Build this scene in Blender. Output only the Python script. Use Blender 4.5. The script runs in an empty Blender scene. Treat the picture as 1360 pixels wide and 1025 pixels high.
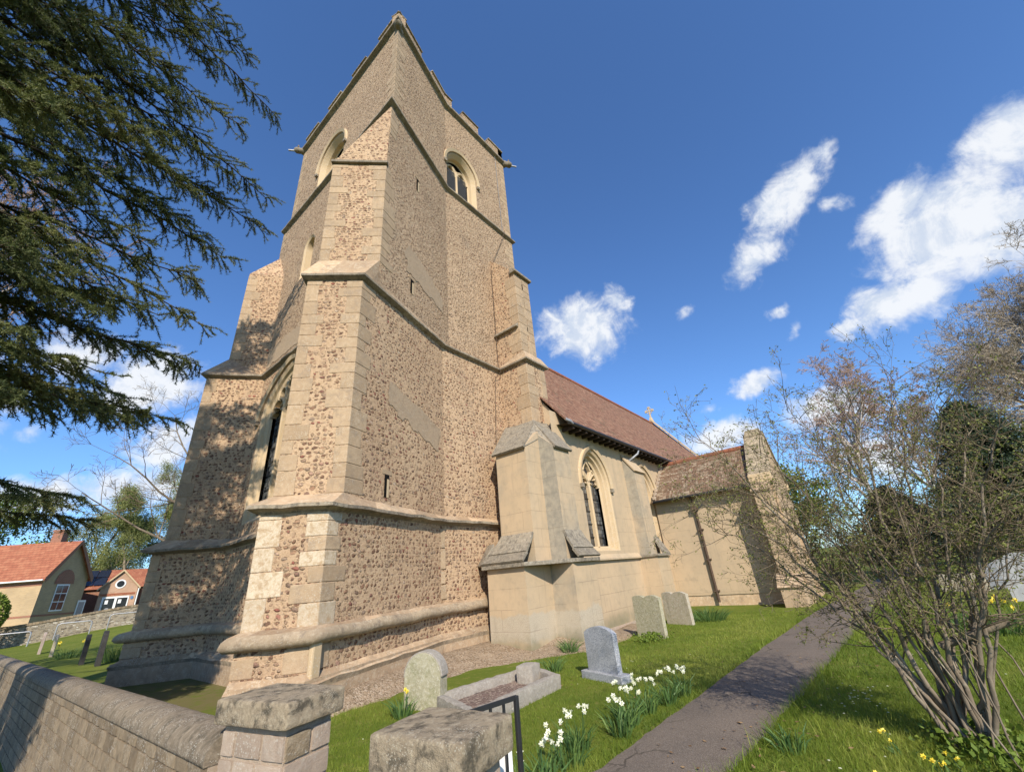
import bpy, bmesh, math, random
import numpy as np
from mathutils import Vector, Matrix, noise
from mathutils.geometry import tessellate_polygon

# ------------------------------------------------------------------ camera, sky, sun, exposure
SC = bpy.context.scene
COL = SC.collection
PITCH, ROLL, YAW = math.radians(24.9), math.radians(-5.27), math.radians(37.95)
EYE = Vector((0, 0, 1.65))
Fw = Vector((math.cos(PITCH)*math.cos(YAW), math.cos(PITCH)*math.sin(YAW), math.sin(PITCH)))
R0 = Vector((math.sin(YAW), -math.cos(YAW), 0)); U0 = R0.cross(Fw)
Rr = math.cos(ROLL)*R0 + math.sin(ROLL)*U0
Ur = -math.sin(ROLL)*R0 + math.cos(ROLL)*U0
cam = bpy.data.cameras.new('camera'); camo = bpy.data.objects.new('camera', cam); COL.objects.link(camo)
M = Matrix((( Rr.x, Ur.x, -Fw.x, EYE.x), (Rr.y, Ur.y, -Fw.y, EYE.y), (Rr.z, Ur.z, -Fw.z, EYE.z), (0, 0, 0, 1)))
camo.matrix_world = M
cam.sensor_width = 36; cam.lens = 541/1360*36; cam.clip_end = 3000; cam.clip_start = 0.05
SC.camera = camo
SUN_AZ, SUN_EL = math.radians(48+180), math.radians(35)
SUN_DIR = Vector((math.cos(SUN_AZ)*math.cos(SUN_EL), math.sin(SUN_AZ)*math.cos(SUN_EL), math.sin(SUN_EL)))
sun = bpy.data.lights.new('sun', 'SUN'); suno = bpy.data.objects.new('sun', sun); COL.objects.link(suno)
sun.energy = 5.0; sun.angle = math.radians(0.5); sun.color = (1.0, 0.91, 0.78)
suno.rotation_euler = (-SUN_DIR).to_track_quat('-Z', 'Y').to_euler(); suno.location = (0, 0, 60)
SC.view_settings.view_transform = 'Standard'; SC.view_settings.look = 'None'
SC.view_settings.exposure = 0.36; SC.view_settings.gamma = 1.0

class NT:
    """tiny node helper"""
    def __init__(s, tree): s.t = tree; s.n = tree.nodes; s.l = tree.links
    def put(s, sock, v):
        if isinstance(v, bpy.types.NodeSocket): s.l.new(v, sock)
        elif v is not None:
            if hasattr(sock.default_value, '__len__') and hasattr(v, '__len__') and len(sock.default_value) == 4 and len(v) == 3: v = (*v, 1)
            sock.default_value = v
    def node(s, typ, props=None, **ins):
        n = s.n.new(typ)
        for k, v in (props or {}).items(): setattr(n, k, v)
        for k, v in ins.items():
            key = int(k[1:]) if k[0] == 'i' and k[1:].isdigit() else k.replace('_', ' ')
            s.put(n.inputs[key], v)
        return n
    def m(s, op, a, b=None, c=None, clamp=False):
        n = s.n.new('ShaderNodeMath'); n.operation = op; n.use_clamp = clamp
        s.put(n.inputs[0], a); s.put(n.inputs[1], b); s.put(n.inputs[2], c) if c is not None else None
        return n.outputs[0]
    def vm(s, op, a, b=None, out=0):
        n = s.n.new('ShaderNodeVectorMath'); n.operation = op
        s.put(n.inputs[0], a); s.put(n.inputs[1], b) if b is not None else None
        return n.outputs[out]
    def mix(s, f, a, b, mode='MIX'):
        n = s.n.new('ShaderNodeMix'); n.data_type = 'RGBA'; n.blend_type = mode
        s.put(n.inputs[0], f); s.put(n.inputs[6], a); s.put(n.inputs[7], b); return n.outputs[2]
    def noise(s, vec, scale, detail=4, rough=.55, dist=0.0, col=False):
        n = s.node('ShaderNodeTexNoise', None, Vector=vec, Scale=scale, Detail=detail, Roughness=rough, Distortion=dist)
        return n.outputs['Color' if col else 'Fac']
    def ss(s, x, a, b, lo=0.0, hi=1.0):
        n = s.node('ShaderNodeMapRange', {'interpolation_type': 'SMOOTHSTEP'}, Value=x, From_Min=a, From_Max=b, To_Min=lo, To_Max=hi); return n.outputs[0]
    def ramp(s, f, stops):
        n = s.n.new('ShaderNodeValToRGB'); s.put(n.inputs[0], f); e = n.color_ramp.elements
        while len(e) < len(stops): e.new(.5)
        for el, (p, c) in zip(e, stops): el.position = p; el.color = (*c, 1)
        return n.outputs[0]

world = bpy.data.worlds.new('World'); SC.world = world; world.use_nodes = True
def build_sky():
    t = NT(world.node_tree); t.n.clear()
    sky = t.node('ShaderNodeTexSky', {'sky_type': 'NISHITA', 'sun_disc': False, 'sun_elevation': SUN_EL, 'altitude': 0.0,
                 'sun_rotation': math.pi/2 - SUN_AZ, 'air_density': 1.0, 'dust_density': 0.35, 'ozone_density': 2.6})
    d = t.node('ShaderNodeTexCoord').outputs['Generated']
    # warp the direction a little, then measure it against the ellipse of each cloud
    w1 = t.noise(d, 9.0, 4, .6, col=True)
    w = t.vm('ADD', d, t.vm('SCALE', t.vm('SUBTRACT', w1, (.5, .5, .5)), None))
    w.node.inputs[1].links[0].from_node.inputs['Scale'].default_value = .085
    # azimuth (deg), elevation (deg), half width, half height (deg), tilt (deg, anticlockwise), weight
    clouds = CLOUDS
    acc = None
    for az, el, a, b, tilt, wt in clouds:
        az, el, tilt = map(math.radians, (az, el, tilt))
        c = Vector((math.cos(el)*math.cos(az), math.cos(el)*math.sin(az), math.sin(el)))
        e1 = Vector((math.sin(az), -math.cos(az), 0)); e2 = e1.cross(c)
        f1 = math.cos(tilt)*e1 + math.sin(tilt)*e2; f2 = -math.sin(tilt)*e1 + math.cos(tilt)*e2
        ta, tb = math.tan(math.radians(a)), math.tan(math.radians(b))
        u = t.vm('DOT_PRODUCT', w, tuple(f1/ta), 'Value'); v = t.vm('DOT_PRODUCT', w, tuple(f2/tb), 'Value')
        front = t.m('GREATER_THAN', t.vm('DOT_PRODUCT', d, tuple(c), 'Value'), .5)
        r = t.m('SQRT', t.m('ADD', t.m('MULTIPLY', u, u), t.m('MULTIPLY', v, v)))
        k = t.m('SUBTRACT', t.m('MULTIPLY', t.m('MULTIPLY', t.m('SUBTRACT', 1.0, r), front), wt), t.m('MULTIPLY', t.m('SUBTRACT', 1.0, front), 9.0))
        acc = k if acc is None else t.m('MAXIMUM', acc, k)
    n1 = t.noise(t.vm('ADD', d, (3.1, 1.7, .4)), 13.0, 9, .64, .5); n2 = t.noise(d, 40.0, 6, .65, .6)
    dens = t.m('ADD', acc, t.m('MULTIPLY', t.m('SUBTRACT', n1, .5), 1.35))
    dens = t.m('ADD', dens, t.m('MULTIPLY', t.m('SUBTRACT', n2, .5), .55))
    mask = t.m('MULTIPLY', t.ss(dens, .06, .80), t.ss(acc, -.45, .12))
    n3 = t.noise(t.vm('ADD', d, (3.1-.035*SUN_DIR.x, 1.7-.035*SUN_DIR.y, .4+.03)), 13.0, 9, .64, .5)      # denser towards the light = in its own shade
    shade = t.ss(t.m('ADD', t.m('SUBTRACT', n1, n3), t.m('MULTIPLY', t.m('SUBTRACT', n2, .5), .25)), -.13, .10)
    ccol = t.mix(shade, (4.4, 4.9, 5.7), (6.1, 6.25, 6.45))
    col = t.mix(t.m('MULTIPLY', mask, .93), t.mix(1.0, sky.outputs[0], (0.72, 1.0, 1.34), 'MULTIPLY'), ccol)
    bg = t.node('ShaderNodeBackground', None, Color=col, Strength=0.122)
    o = t.n.new('ShaderNodeOutputWorld'); t.l.new(bg.outputs[0], o.inputs[0])
CLOUDS = [
 (-16.2, 27.2, 6.9, 5.4, 26, 1.37),
 (-23.3, 31.1, 4.0, 4.0, -1, 1.32),
 (-10.3, 22.4, 5.4, 3.5, 10, 1.32),
 (-19.4, 24.8, 4.5, 5.6, -13, 1.32),
 (-14.2, 30.8, 4.2, 3.1, 29, 1.12),
 (-5.7, 21.4, 3.1, 1.1, -4, 1.02),
 (-5.6, 37.3, 5.6, 3.2, 33, 1.15),
 (0.7, 33.0, 4.2, 3.1, 32, 1.05),
 (-9.7, 34.3, 2.1, 1.6, -15, 0.60),
 (-10.9, 39.5, 1.9, 1.2, 15, 0.80),
 (25.6, 31.0, 7.0, 5.8, 0, 1.25),
 (20.1, 34.0, 2.8, 3.1, 16, 0.90),
 (30.1, 33.3, 3.0, 3.0, 21, 0.80),
 (5.6, 18.7, 3.2, 1.8, 2, 0.95),
 (10.8, 13.4, 6.7, 2.8, 4, 1.10),
 (-1.3, 13.6, 5.4, 3.3, -18, 1.10),
 (0.1, 26.7, 1.8, 0.9, -9, 0.65),
 (10.1, 29.7, 1.4, 1.1, -0, 0.45),
 (11.9, 17.5, 1.8, 1.0, 4, 0.50),
 (-0.7, 23.3, 1.7, 0.7, 59, 0.40),
 (-2.8, 8.6, 6.4, 3.1, -14, 1.00),
 (-9.7, 7.5, 2.8, 3.3, -2, 1.00),
 (83.4, 21.9, 6.0, 4.0, 30, 1.20),
 (89.3, 23.5, 4.5, 2.8, 34, 1.00),
 (79.9, 16.0, 4.7, 3.2, 18, 1.00),
 (88.0, 10.1, 6.1, 2.7, 11, 1.10),
 (81.3, 11.2, 5.6, 3.0, 12, 1.00),
 (92.5, 18.2, 2.0, 2.0, 25, 0.80),
 (90.5, 15.5, 1.6, 1.2, 24, 0.50),
 (95.7, 18.0, 3.8, 4.9, 38, 0.90)]
build_sky()

# ------------------------------------------------------------------ materials
def material(name, rough=.85, spec=.3):
    m = bpy.data.materials.new(name); m.use_nodes = True; t = NT(m.node_tree)
    b = t.n['Principled BSDF']; b.inputs['Roughness'].default_value = rough
    b.inputs['Specular IOR Level'].default_value = spec
    return m, t, b
def finish(t, b, col, height=None, strength=.5, dist=.02):
    t.put(b.inputs['Base Color'], col)
    if height is not None:
        bp = t.node('ShaderNodeBump', None, Strength=strength, Distance=dist, Height=height); t.l.new(bp.outputs[0], b.inputs['Normal'])
def uvz(t):
    return t.node('ShaderNodeUVMap', {'uv_map': 'uv'}).outputs[0]
def pos(t): return t.node('ShaderNodeNewGeometry').outputs['Position']
def tone(t): return t.node('ShaderNodeAttribute', {'attribute_name': 'tone'}).outputs['Fac']
def sepz(t, v, i=2): return t.node('ShaderNodeSeparateXYZ', None, Vector=v).outputs[i]

def mat_rubble(name, w, h, dens, mortA, mortB, cols, grey=0.0):
    """field cobbles laid in wavering courses in a wide lime mortar bed"""
    m, t, b = material(name, .92, .12)
    uv = uvz(t); p = pos(t)
    warp = t.vm('ADD', uv, t.vm('SCALE', t.vm('SUBTRACT', t.noise(uv, 1.3, 4, .55, col=True), (.5, .5, .5)), None))
    warp.node.inputs[1].links[0].from_node.inputs['Scale'].default_value = .13
    def layer(w, h, seed, dens):
        vy = t.m('DIVIDE', sepz(t, warp, 1), h); row = t.m('FLOOR', vy); fy = t.m('SUBTRACT', t.m('FRACT', vy), .5)
        r0 = t.node('ShaderNodeTexWhiteNoise', {'noise_dimensions': '1D'}, W=t.m('ADD', row, seed)).outputs[0]
        vx = t.m('ADD', t.m('DIVIDE', sepz(t, warp, 0), w), t.m('MULTIPLY', r0, 17.3)); cell = t.m('FLOOR', vx); fx = t.m('SUBTRACT', t.m('FRACT', vx), .5)
        cv = t.node('ShaderNodeCombineXYZ', None, X=cell, Y=row, Z=seed).outputs[0]
        c1 = t.node('ShaderNodeTexWhiteNoise', {'noise_dimensions': '3D'}, Vector=cv).outputs['Color']
        c2 = t.node('ShaderNodeTexWhiteNoise', {'noise_dimensions': '3D'}, Vector=t.vm('ADD', cv, (31.7, 11.3, 5.1))).outputs['Color']
        a, b_, c = [sepz(t, c1, i) for i in range(3)]; d, e, f = [sepz(t, c2, i) for i in range(3)]
        ra = t.m('ADD', .17, t.m('MULTIPLY', c, .27)); rb = t.m('ADD', .20, t.m('MULTIPLY', t.m('ADD', t.m('MULTIPLY', c, .5), t.m('MULTIPLY', d, .5)), .24))
        dx = t.m('DIVIDE', t.m('SUBTRACT', fx, t.m('MULTIPLY', t.m('SUBTRACT', a, .5), .34)), ra); dy = t.m('DIVIDE', t.m('SUBTRACT', fy, t.m('MULTIPLY', t.m('SUBTRACT', b_, .5), .26)), rb)
        sk = t.m('MULTIPLY', t.m('SUBTRACT', f, .5), .7); dy = t.m('ADD', dy, t.m('MULTIPLY', dx, sk))
        dd = t.m('SQRT', t.m('ADD', t.m('MULTIPLY', dx, dx), t.m('MULTIPLY', dy, dy)))
        dd = t.m('ADD', dd, t.m('MULTIPLY', t.m('SUBTRACT', t.noise(uv, 24, 3, .6), .5), .85))
        here = t.m('LESS_THAN', e, t.m('ADD', dens, t.m('MULTIPLY', t.m('SUBTRACT', t.noise(uv, .9, 4, .6), .5), .9)))
        st = t.m('MULTIPLY', t.m('SUBTRACT', 1.0, t.ss(dd, .86, 1.04)), here)
        rim = t.m('MULTIPLY', t.m('SUBTRACT', 1.0, t.ss(t.m('ABSOLUTE', t.m('SUBTRACT', dd, 1.05)), .0, .22)), here)
        dome = t.m('MULTIPLY', st, t.m('SUBTRACT', 1.0, t.m('MULTIPLY', t.m('MULTIPLY', dd, dd), .8)))
        return st, rim, f, t.m('FRACT', t.m('MULTIPLY', t.m('ADD', e, a), 7.7)), dome
    s1, rim1, h1, q1, d1 = layer(w, h, 3.0, dens)
    s2, rim2, h2, q2, d2 = layer(w*.55, h*.62, 8.0, dens*.75)
    fine = t.noise(p, 44, 5, .72); mid = t.noise(p, 11, 5, .65); big = t.ss(t.noise(uv, .33, 5, .62), .34, .68)
    mort = t.mix(big, mortA, mortB)
    mort = t.mix(t.ss(mid, .45, .72, 0, .6), mort, t.mix(1.0, mort, (.78, .74, .70), 'MULTIPLY'))
    mort = t.mix(t.ss(fine, .42, .75, 0, .8), mort, t.mix(1.0, mort, (.70, .66, .62), 'MULTIPLY'))
    def scol(hh):
        c = t.ramp(hh, cols); return t.mix(t.ss(t.noise(p, 64, 3), .42, .8, 0, .5), c, t.mix(1.0, c, (1.45, 1.45, 1.4), 'MULTIPLY'))
    col = t.mix(t.m('MULTIPLY', s2, .55), mort, scol(h2)); col = t.mix(s1, col, scol(h1))
    gap = t.m('MULTIPLY', t.m('MAXIMUM', rim1, t.m('MULTIPLY', rim2, .5)), t.ss(t.noise(uv, 15, 3, .6), .45, .62))
    col = t.mix(t.m('MULTIPLY', gap, .45), col, (.19, .12, .075))
    damp = t.m('MULTIPLY', t.ss(t.noise(p, .9, 6, .66), .53, .76), .38)
    col = t.mix(damp, col, (.26, .21, .155))
    sv = t.vm('MULTIPLY', p, (4, 4, .22)); col = t.mix(t.ss(t.noise(sv, 1.0, 5, .6), .56, .78, 0, .22), col, (.19, .155, .12))
    hgt = t.m('ADD', t.m('MULTIPLY', d1, t.m('SUBTRACT', t.m('MULTIPLY', q1, 1.3), .25)), t.m('MULTIPLY', d2, t.m('SUBTRACT', t.m('MULTIPLY', q2, .6), .15)))
    hgt = t.m('ADD', t.m('SUBTRACT', hgt, t.m('MULTIPLY', gap, .9)), t.m('ADD', t.m('MULTIPLY', fine, .4), t.m('MULTIPLY', mid, .5)))
    finish(t, b, col, hgt, 1.0, .035)
    return m
def mat_stone(name, c1, c2, c3, lichen=.4, lich_col=(.30, .28, .24), bump=.5, streak=0.0, scale=1.0, spots=(.62, .60, .52), spot_amt=.35, rough=.9):
    m, t, b = material(name, rough, .2); c1, c2, c3, lich_col = [tuple(v*.9 for v in q) for q in (c1, c2, c3, lich_col)]
    p = pos(t); tn = tone(t)
    n1 = t.noise(p, 1.6*scale, 5, .6); n2 = t.noise(p, 9*scale, 5, .65); n3 = t.noise(p, 55*scale, 4, .7)
    col = t.mix(t.ss(n1, .3, .7), c1, c2)
    col = t.mix(t.ss(n2, .42, .75), col, c3)
    col = t.mix(1.0, col, t.ramp(tn, [(0, (.68, .66, .64)), (.5, (1, 1, 1)), (1, (1.3, 1.3, 1.28))]), 'MULTIPLY')
    lm = t.m('MULTIPLY', t.ss(t.noise(p, 3.4*scale, 7, .68, .3), .64 - .3*lichen, .78 - .2*lichen), min(1, lichen*1.6))
    col = t.mix(lm, col, lich_col)
    vo = t.node('ShaderNodeTexVoronoi', None, Vector=t.vm('ADD', p, t.vm('SCALE', t.noise(p, 30, 2, col=True), None)), Scale=26*scale)
    vo.inputs['Vector'].links[0].from_node.inputs[1].links[0].from_node.inputs['Scale'].default_value = .03
    sp = t.m('MULTIPLY', t.m('LESS_THAN', vo.outputs['Distance'], .30), t.ss(n1, .45, .6))
    col = t.mix(t.m('MULTIPLY', sp, spot_amt), col, spots)
    col = t.mix(t.ss(n3, .3, .8, .0, .35), col, t.mix(1.0, col, (.55, .53, .5), 'MULTIPLY'))
    if streak:
        sv = t.vm('MULTIPLY', p, (7, 7, .5))
        col = t.mix(t.m('MULTIPLY', t.ss(t.noise(sv, 1.0, 4, .6), .52, .75), streak), col, (.13, .12, .105))
    h = t.m('ADD', t.m('MULTIPLY', n2, .6), t.m('MULTIPLY', n3, .4))
    finish(t, b, col, h, bump, .02)
    return m
def mat_render():
    """scored cement render: faint block lines, damp pale foot where the pebbledash shows"""
    m, t, b = material('scored_cement_render', .93, .12)
    uv = uvz(t); p = pos(t); z = sepz(t, p); tn = tone(t)
    n1 = t.noise(p, .9, 5, .6); n2 = t.noise(p, 5, 5, .65); n3 = t.noise(p, 95, 3, .7)
    col = t.mix(t.ss(n1, .3, .7), (.50, .375, .24), (.435, .335, .22))
    col = t.mix(t.ss(n2, .45, .78, 0, .55), col, (.355, .285, .195))
    grey = t.mix(t.ss(n2, .3, .7), (.36, .315, .24), (.25, .225, .18))
    col = t.mix(t.ss(t.m('ADD', tn, t.m('MULTIPLY', t.m('SUBTRACT', n1, .5), .9)), .55, 1.05), col, grey)
    foot = t.m('ADD', z, t.m('MULTIPLY', t.m('SUBTRACT', t.noise(p, 2.2, 4, .6), .5), .5))
    low = t.m('MULTIPLY', t.m('SUBTRACT', 1.0, t.ss(foot, .74, .82)), t.ss(foot, .12, .3))
    col = t.mix(t.m('MULTIPLY', low, t.ss(sepz(t, p, 0), 11.3, 11.0, 0.0, .85)), col, t.mix(t.ss(n3, .35, .65), (.50, .44, .34), (.33, .28, .21)))
    sv = t.vm('MULTIPLY', p, (5, 5, .35))
    col = t.mix(t.ss(t.noise(sv, 1.0, 5, .6), .56, .8, 0, .5), col, (.20, .175, .14))
    col = t.mix(t.m('MULTIPLY', t.m('SUBTRACT', 1.0, t.ss(t.m('ADD', z, t.m('MULTIPLY', n2, .5)), .30, .75)), t.ss(n1, .35, .6, .25, .75)), col, (.17, .165, .10))
    col = t.mix(t.ss(t.noise(p, 2.6, 6, .7), .56, .72, 0, .4), col, (.27, .225, .16))
    br = t.node('ShaderNodeTexBrick', {'offset': .5}, Vector=t.vm('ADD', uv, t.vm('SCALE', t.noise(p, 1.5, 2, col=True), None)), Scale=1.0)
    br.inputs['Vector'].links[0].from_node.inputs[1].links[0].from_node.inputs['Scale'].default_value = .03
    br.inputs['Mortar Size'].default_value = .005; br.inputs['Brick Width'].default_value = .95; br.inputs['Row Height'].default_value = .46; br.inputs['Mortar Smooth'].default_value = .25
    line = t.m('MULTIPLY', br.outputs['Fac'], t.ss(t.noise(p, 1.1, 3), .38, .6))
    col = t.mix(t.m('MULTIPLY', line, .6), col, (.17, .13, .09))
    crack = t.node('ShaderNodeTexVoronoi', {'feature': 'DISTANCE_TO_EDGE'}, Vector=p, Scale=.8)
    h = t.m('ADD', t.m('MULTIPLY', n3, .5), t.m('SUBTRACT', t.m('MULTIPLY', n2, .4), t.m('MULTIPLY', line, .6)))
    finish(t, b, col, h, .45, .012)
    return m
def mat_tiles(name, cols, w=.165, hgt=.105, moss=.25):
    m, t, b = material(name, .88, .2)
    uv = uvz(t); p = pos(t)
    wob = t.vm('ADD', uv, t.vm('SCALE', t.vm('SUBTRACT', t.noise(p, 3, 3, col=True), (.5, .5, .5)), None))
    wob.node.inputs[1].links[0].from_node.inputs['Scale'].default_value = .05
    br = t.node('ShaderNodeTexBrick', {'offset': .5}, Vector=wob, Scale=1.0, Color1=(0, 0, 0, 1), Color2=(1, 1, 1, 1), Mortar=(.5, .5, .5, 1))
    br.inputs['Mortar Size'].default_value = .006; br.inputs['Brick Width'].default_value = w; br.inputs['Row Height'].default_value = hgt; br.inputs['Bias'].default_value = 0
    sn = t.node('ShaderNodeTexWhiteNoise', {'noise_dimensions': '2D'}, Vector=t.vm('FLOOR', t.vm('MULTIPLY', wob, (1/w, 1/hgt, 1))))
    col = t.ramp(t.m('ADD', t.m('MULTIPLY', sn.outputs[0], .75), t.m('MULTIPLY', t.noise(p, 1.2, 4), .25)), cols)
    col = t.mix(t.ss(t.noise(p, 2.0, 6, .65), .62 - moss*.3, .8 - moss*.2, 0, .75), col, (.125, .105, .06))
    col = t.mix(t.m('MULTIPLY', t.m('LESS_THAN', t.noise(p, 22, 3), .36), moss), col, (.46, .42, .34))
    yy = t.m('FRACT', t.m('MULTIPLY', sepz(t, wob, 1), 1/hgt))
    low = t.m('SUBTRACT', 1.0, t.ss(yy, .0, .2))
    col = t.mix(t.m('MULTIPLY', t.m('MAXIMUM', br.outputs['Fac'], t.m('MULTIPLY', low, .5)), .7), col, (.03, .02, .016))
    h = t.m('ADD', t.m('MULTIPLY', t.m('SUBTRACT', 1.0, yy), 1.0), t.m('ADD', t.m('MULTIPLY', sn.outputs[0], .6), t.m('MULTIPLY', br.outputs['Fac'], -.5)))
    finish(t, b, col, h, .8, .02)
    return m
def mat_brick(name, c1, c2, mortar, w=.225, hgt=.075):
    m, t, b = material(name, .9, .2); uv = uvz(t); p = pos(t)
    br = t.node('ShaderNodeTexBrick', {'offset': .5}, Vector=uv, Scale=1.0, Color1=(*c1, 1), Color2=(*c2, 1), Mortar=(*mortar, 1))
    br.inputs['Mortar Size'].default_value = .009; br.inputs['Brick Width'].default_value = w; br.inputs['Row Height'].default_value = hgt
    col = t.mix(t.ss(t.noise(p, .7, 4), .35, .75, 0, .35), br.outputs['Color'], (.22, .17, .11))
    finish(t, b, col, t.m('SUBTRACT', t.noise(p, 60, 2), br.outputs['Fac']), .5, .01); return m
def mat_plain(name, c, rough=.6, spec=.4, metal=0.0, var=.25, scale=12.0):
    m, t, b = material(name, rough, spec); p = pos(t); b.inputs['Metallic'].default_value = metal
    n = t.noise(p, scale, 5, .6)
    col = t.mix(t.ss(n, .3, .75, 0, 1), c, tuple(x*(1-var) for x in c))
    finish(t, b, col, n, .15, .01); return m
def mat_leaf(name, c1, c2, c3, rough=.6, trans=.25):
    m, t, b = material(name, rough, .25); p = pos(t)
    f = t.m('ADD', t.m('MULTIPLY', tone(t), .75), t.m('MULTIPLY', t.noise(p, 1.3, 4), .25))
    col = t.ramp(f, [(0, c1), (.5, c2), (1, c3)])
    t.put(b.inputs['Base Color'], col)
    if trans:
        tr = t.node('ShaderNodeBsdfTranslucent', None, Color=t.mix(1.0, col, (1.3, 1.35, .7), 'MULTIPLY'))
        mx = t.node('ShaderNodeMixShader', None, Fac=trans); t.l.new(b.outputs[0], mx.inputs[1]); t.l.new(tr.outputs[0], mx.inputs[2])
        t.l.new(mx.outputs[0], t.n['Material Output'].inputs[0])
    return m
def mat_bark(name, c1, c2, c3=None, band=False):
    m, t, b = material(name, .92, .1); p = pos(t)
    n = t.noise(t.vm('MULTIPLY', p, (14, 14, 3)), 1.0, 5, .65); n2 = t.noise(p, 4, 4, .6)
    col = t.mix(t.ss(n, .3, .7), c1, c2)
    if c3: col = t.mix(t.ss(n2, .55, .72), col, c3)
    finish(t, b, col, n, .6, .02); return m
def mat_ground():
    m, t, b = material('mown_grass', .95, .1); p = pos(t)
    n1 = t.noise(p, .7, 5, .6); n2 = t.noise(p, 5, 5, .65); n3 = t.noise(t.vm('MULTIPLY', p, (1, 1, .2)), 70, 3, .7)
    col = t.mix(t.ss(n1, .35, .7), (.125, .165, .022), (.185, .205, .034))
    col = t.mix(t.ss(n2, .5, .72, 0, .75), col, (.26, .23, .07))
    col = t.mix(t.ss(n3, .35, .7, 0, .55), col, (.055, .085, .014))
    x = sepz(t, p, 0); y = sepz(t, p, 1)
    # worn brown earth under the cedar beside the tower
    worn = t.m('MULTIPLY', t.m('MULTIPLY', t.ss(y, 9.3, 10.2), t.ss(y, 16.5, 14)), t.m('MULTIPLY', t.ss(x, 1.3, 2.2), t.ss(x, 5, 4.5)))
    worn = t.m('MULTIPLY', worn, t.ss(t.m('ADD', n2, t.m('MULTIPLY', n1, .5)), .5, .8))
    col = t.mix(t.m('MULTIPLY', worn, .75), col, (.17, .135, .07))
    finish(t, b, col, t.m('ADD', n3, n2), .6, .03); return m
def mat_path():
    m, t, b = material('worn_tarmac', .93, .2); p = pos(t)
    n1 = t.noise(p, 1.4, 5, .6); vo = t.node('ShaderNodeTexVoronoi', None, Vector=p, Scale=130)
    col = t.mix(t.ss(n1, .3, .7), (.165, .132, .104), (.128, .104, .084))
    col = t.mix(t.ss(sepz(t, vo.outputs['Color'], 0), .3, 1, 0, .6), col, (.25, .21, .17))
    col = t.mix(t.ss(sepz(t, vo.outputs['Color'], 1), .6, 1, 0, .7), col, (.10, .082, .07))
    col = t.mix(t.ss(t.noise(p, 3.5, 5, .7), .6, .8, 0, .35), col, (.10, .082, .066))
    ck = t.node('ShaderNodeTexVoronoi', {'feature': 'DISTANCE_TO_EDGE'}, Vector=t.vm('ADD', p, t.vm('SCALE', t.noise(p, 2.5, 4, col=True), None)), Scale=.75); ck.inputs['Vector'].links[0].from_node.inputs[1].links[0].from_node.inputs['Scale'].default_value = .5
    col = t.mix(t.m('MULTIPLY', t.m('LESS_THAN', ck.outputs['Distance'], .010), t.ss(t.noise(p, .8, 2), .45, .6)), col, (.07, .058, .045))
    col = t.mix(t.ss(t.noise(p, 7, 5, .7), .60, .78, 0, .45), col, (.21, .17, .13))
    finish(t, b, col, vo.outputs['Distance'], .6, .006); return m
def mat_soil(name='gravelly_soil', a=(.36, .27, .18), c=(.25, .18, .115), dark=(.12, .085, .05)):
    m, t, b = material(name, .96, .1); p = pos(t)
    vo = t.node('ShaderNodeTexVoronoi', None, Vector=p, Scale=42); n = t.noise(p, 3, 5, .65)
    col = t.mix(t.ss(n, .35, .7), a, c)
    col = t.mix(t.ss(sepz(t, vo.outputs['Color'], 0), .5, 1, 0, .7), col, (.46, .38, .29))
    col = t.mix(t.ss(sepz(t, vo.outputs['Color'], 1), .6, 1, 0, .8), col, dark)
    finish(t, b, col, t.m('ADD', n, t.m('SUBTRACT', 1.0, vo.outputs['Distance'])), .9, .02); return m
def mat_glass(name='leaded_glass'):
    m, t, b = material(name, .18, .6); uv = uvz(t)
    q = t.node('ShaderNodeTexBrick', {'offset': 0.0}, Vector=uv, Scale=1.0); q.inputs['Mortar Size'].default_value = .008
    q.inputs['Brick Width'].default_value = .11; q.inputs['Row Height'].default_value = .15
    sn = t.node('ShaderNodeTexWhiteNoise', {'noise_dimensions': '2D'}, Vector=t.vm('FLOOR', t.vm('MULTIPLY', uv, (1/.11, 1/.15, 1))))
    col = t.mix(q.outputs['Fac'], t.mix(sn.outputs[0], (.02, .022, .026), (.15, .15, .14)), (.012, .012, .012))
    finish(t, b, col, sn.outputs[0], .35, .006); return m
def mat_granite():
    m, t, b = material('grey_granite', .7, .35); p = pos(t)
    vo = t.node('ShaderNodeTexVoronoi', None, Vector=p, Scale=190); n = t.noise(p, 4, 4)
    col = t.ramp(sepz(t, vo.outputs['Color'], 0), [(0, (.10, .105, .12)), (.3, (.24, .25, .27)), (.65, (.36, .37, .39)), (1, (.56, .57, .58))])
    col = t.mix(t.ss(n, .4, .75, 0, .4), col, (.17, .175, .17))
    finish(t, b, col, n, .2, .01); return m

MT = {}
COB = [(0, (.145, .085, .058)), (.18, (.255, .145, .09)), (.36, (.34, .21, .13)), (.55, (.285, .205, .145)), (.7, (.42, .285, .175)), (.86, (.21, .14, .10)), (.94, (.28, .10, .07)), (1, (.48, .37, .26))]
COBU = [(0, (.15, .10, .066)), (.25, (.26, .17, .11)), (.5, (.35, .24, .155)), (.75, (.42, .305, .20)), (1, (.54, .42, .29))]
MT['rubble'] = mat_rubble('coursed_cobbles', .128, .088, .70, (.545, .388, .245), (.48, .332, .208), COB)
MT['rubbleup'] = mat_rubble('close_set_rubble', .125, .074, .92, (.50, .36, .235), (.435, .31, .20), COBU)
MT['ashlar'] = mat_stone('limestone_ashlar', (.485, .35, .22), (.42, .30, .185), (.53, .40, .265), .5, (.34, .255, .175), .8, .12, 1.4)
MT['string'] = mat_stone('weathered_string_stone', (.33, .275, .20), (.25, .205, .15), (.42, .36, .275), .6, (.165, .14, .105), 1.0, 0, 2.2)
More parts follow.
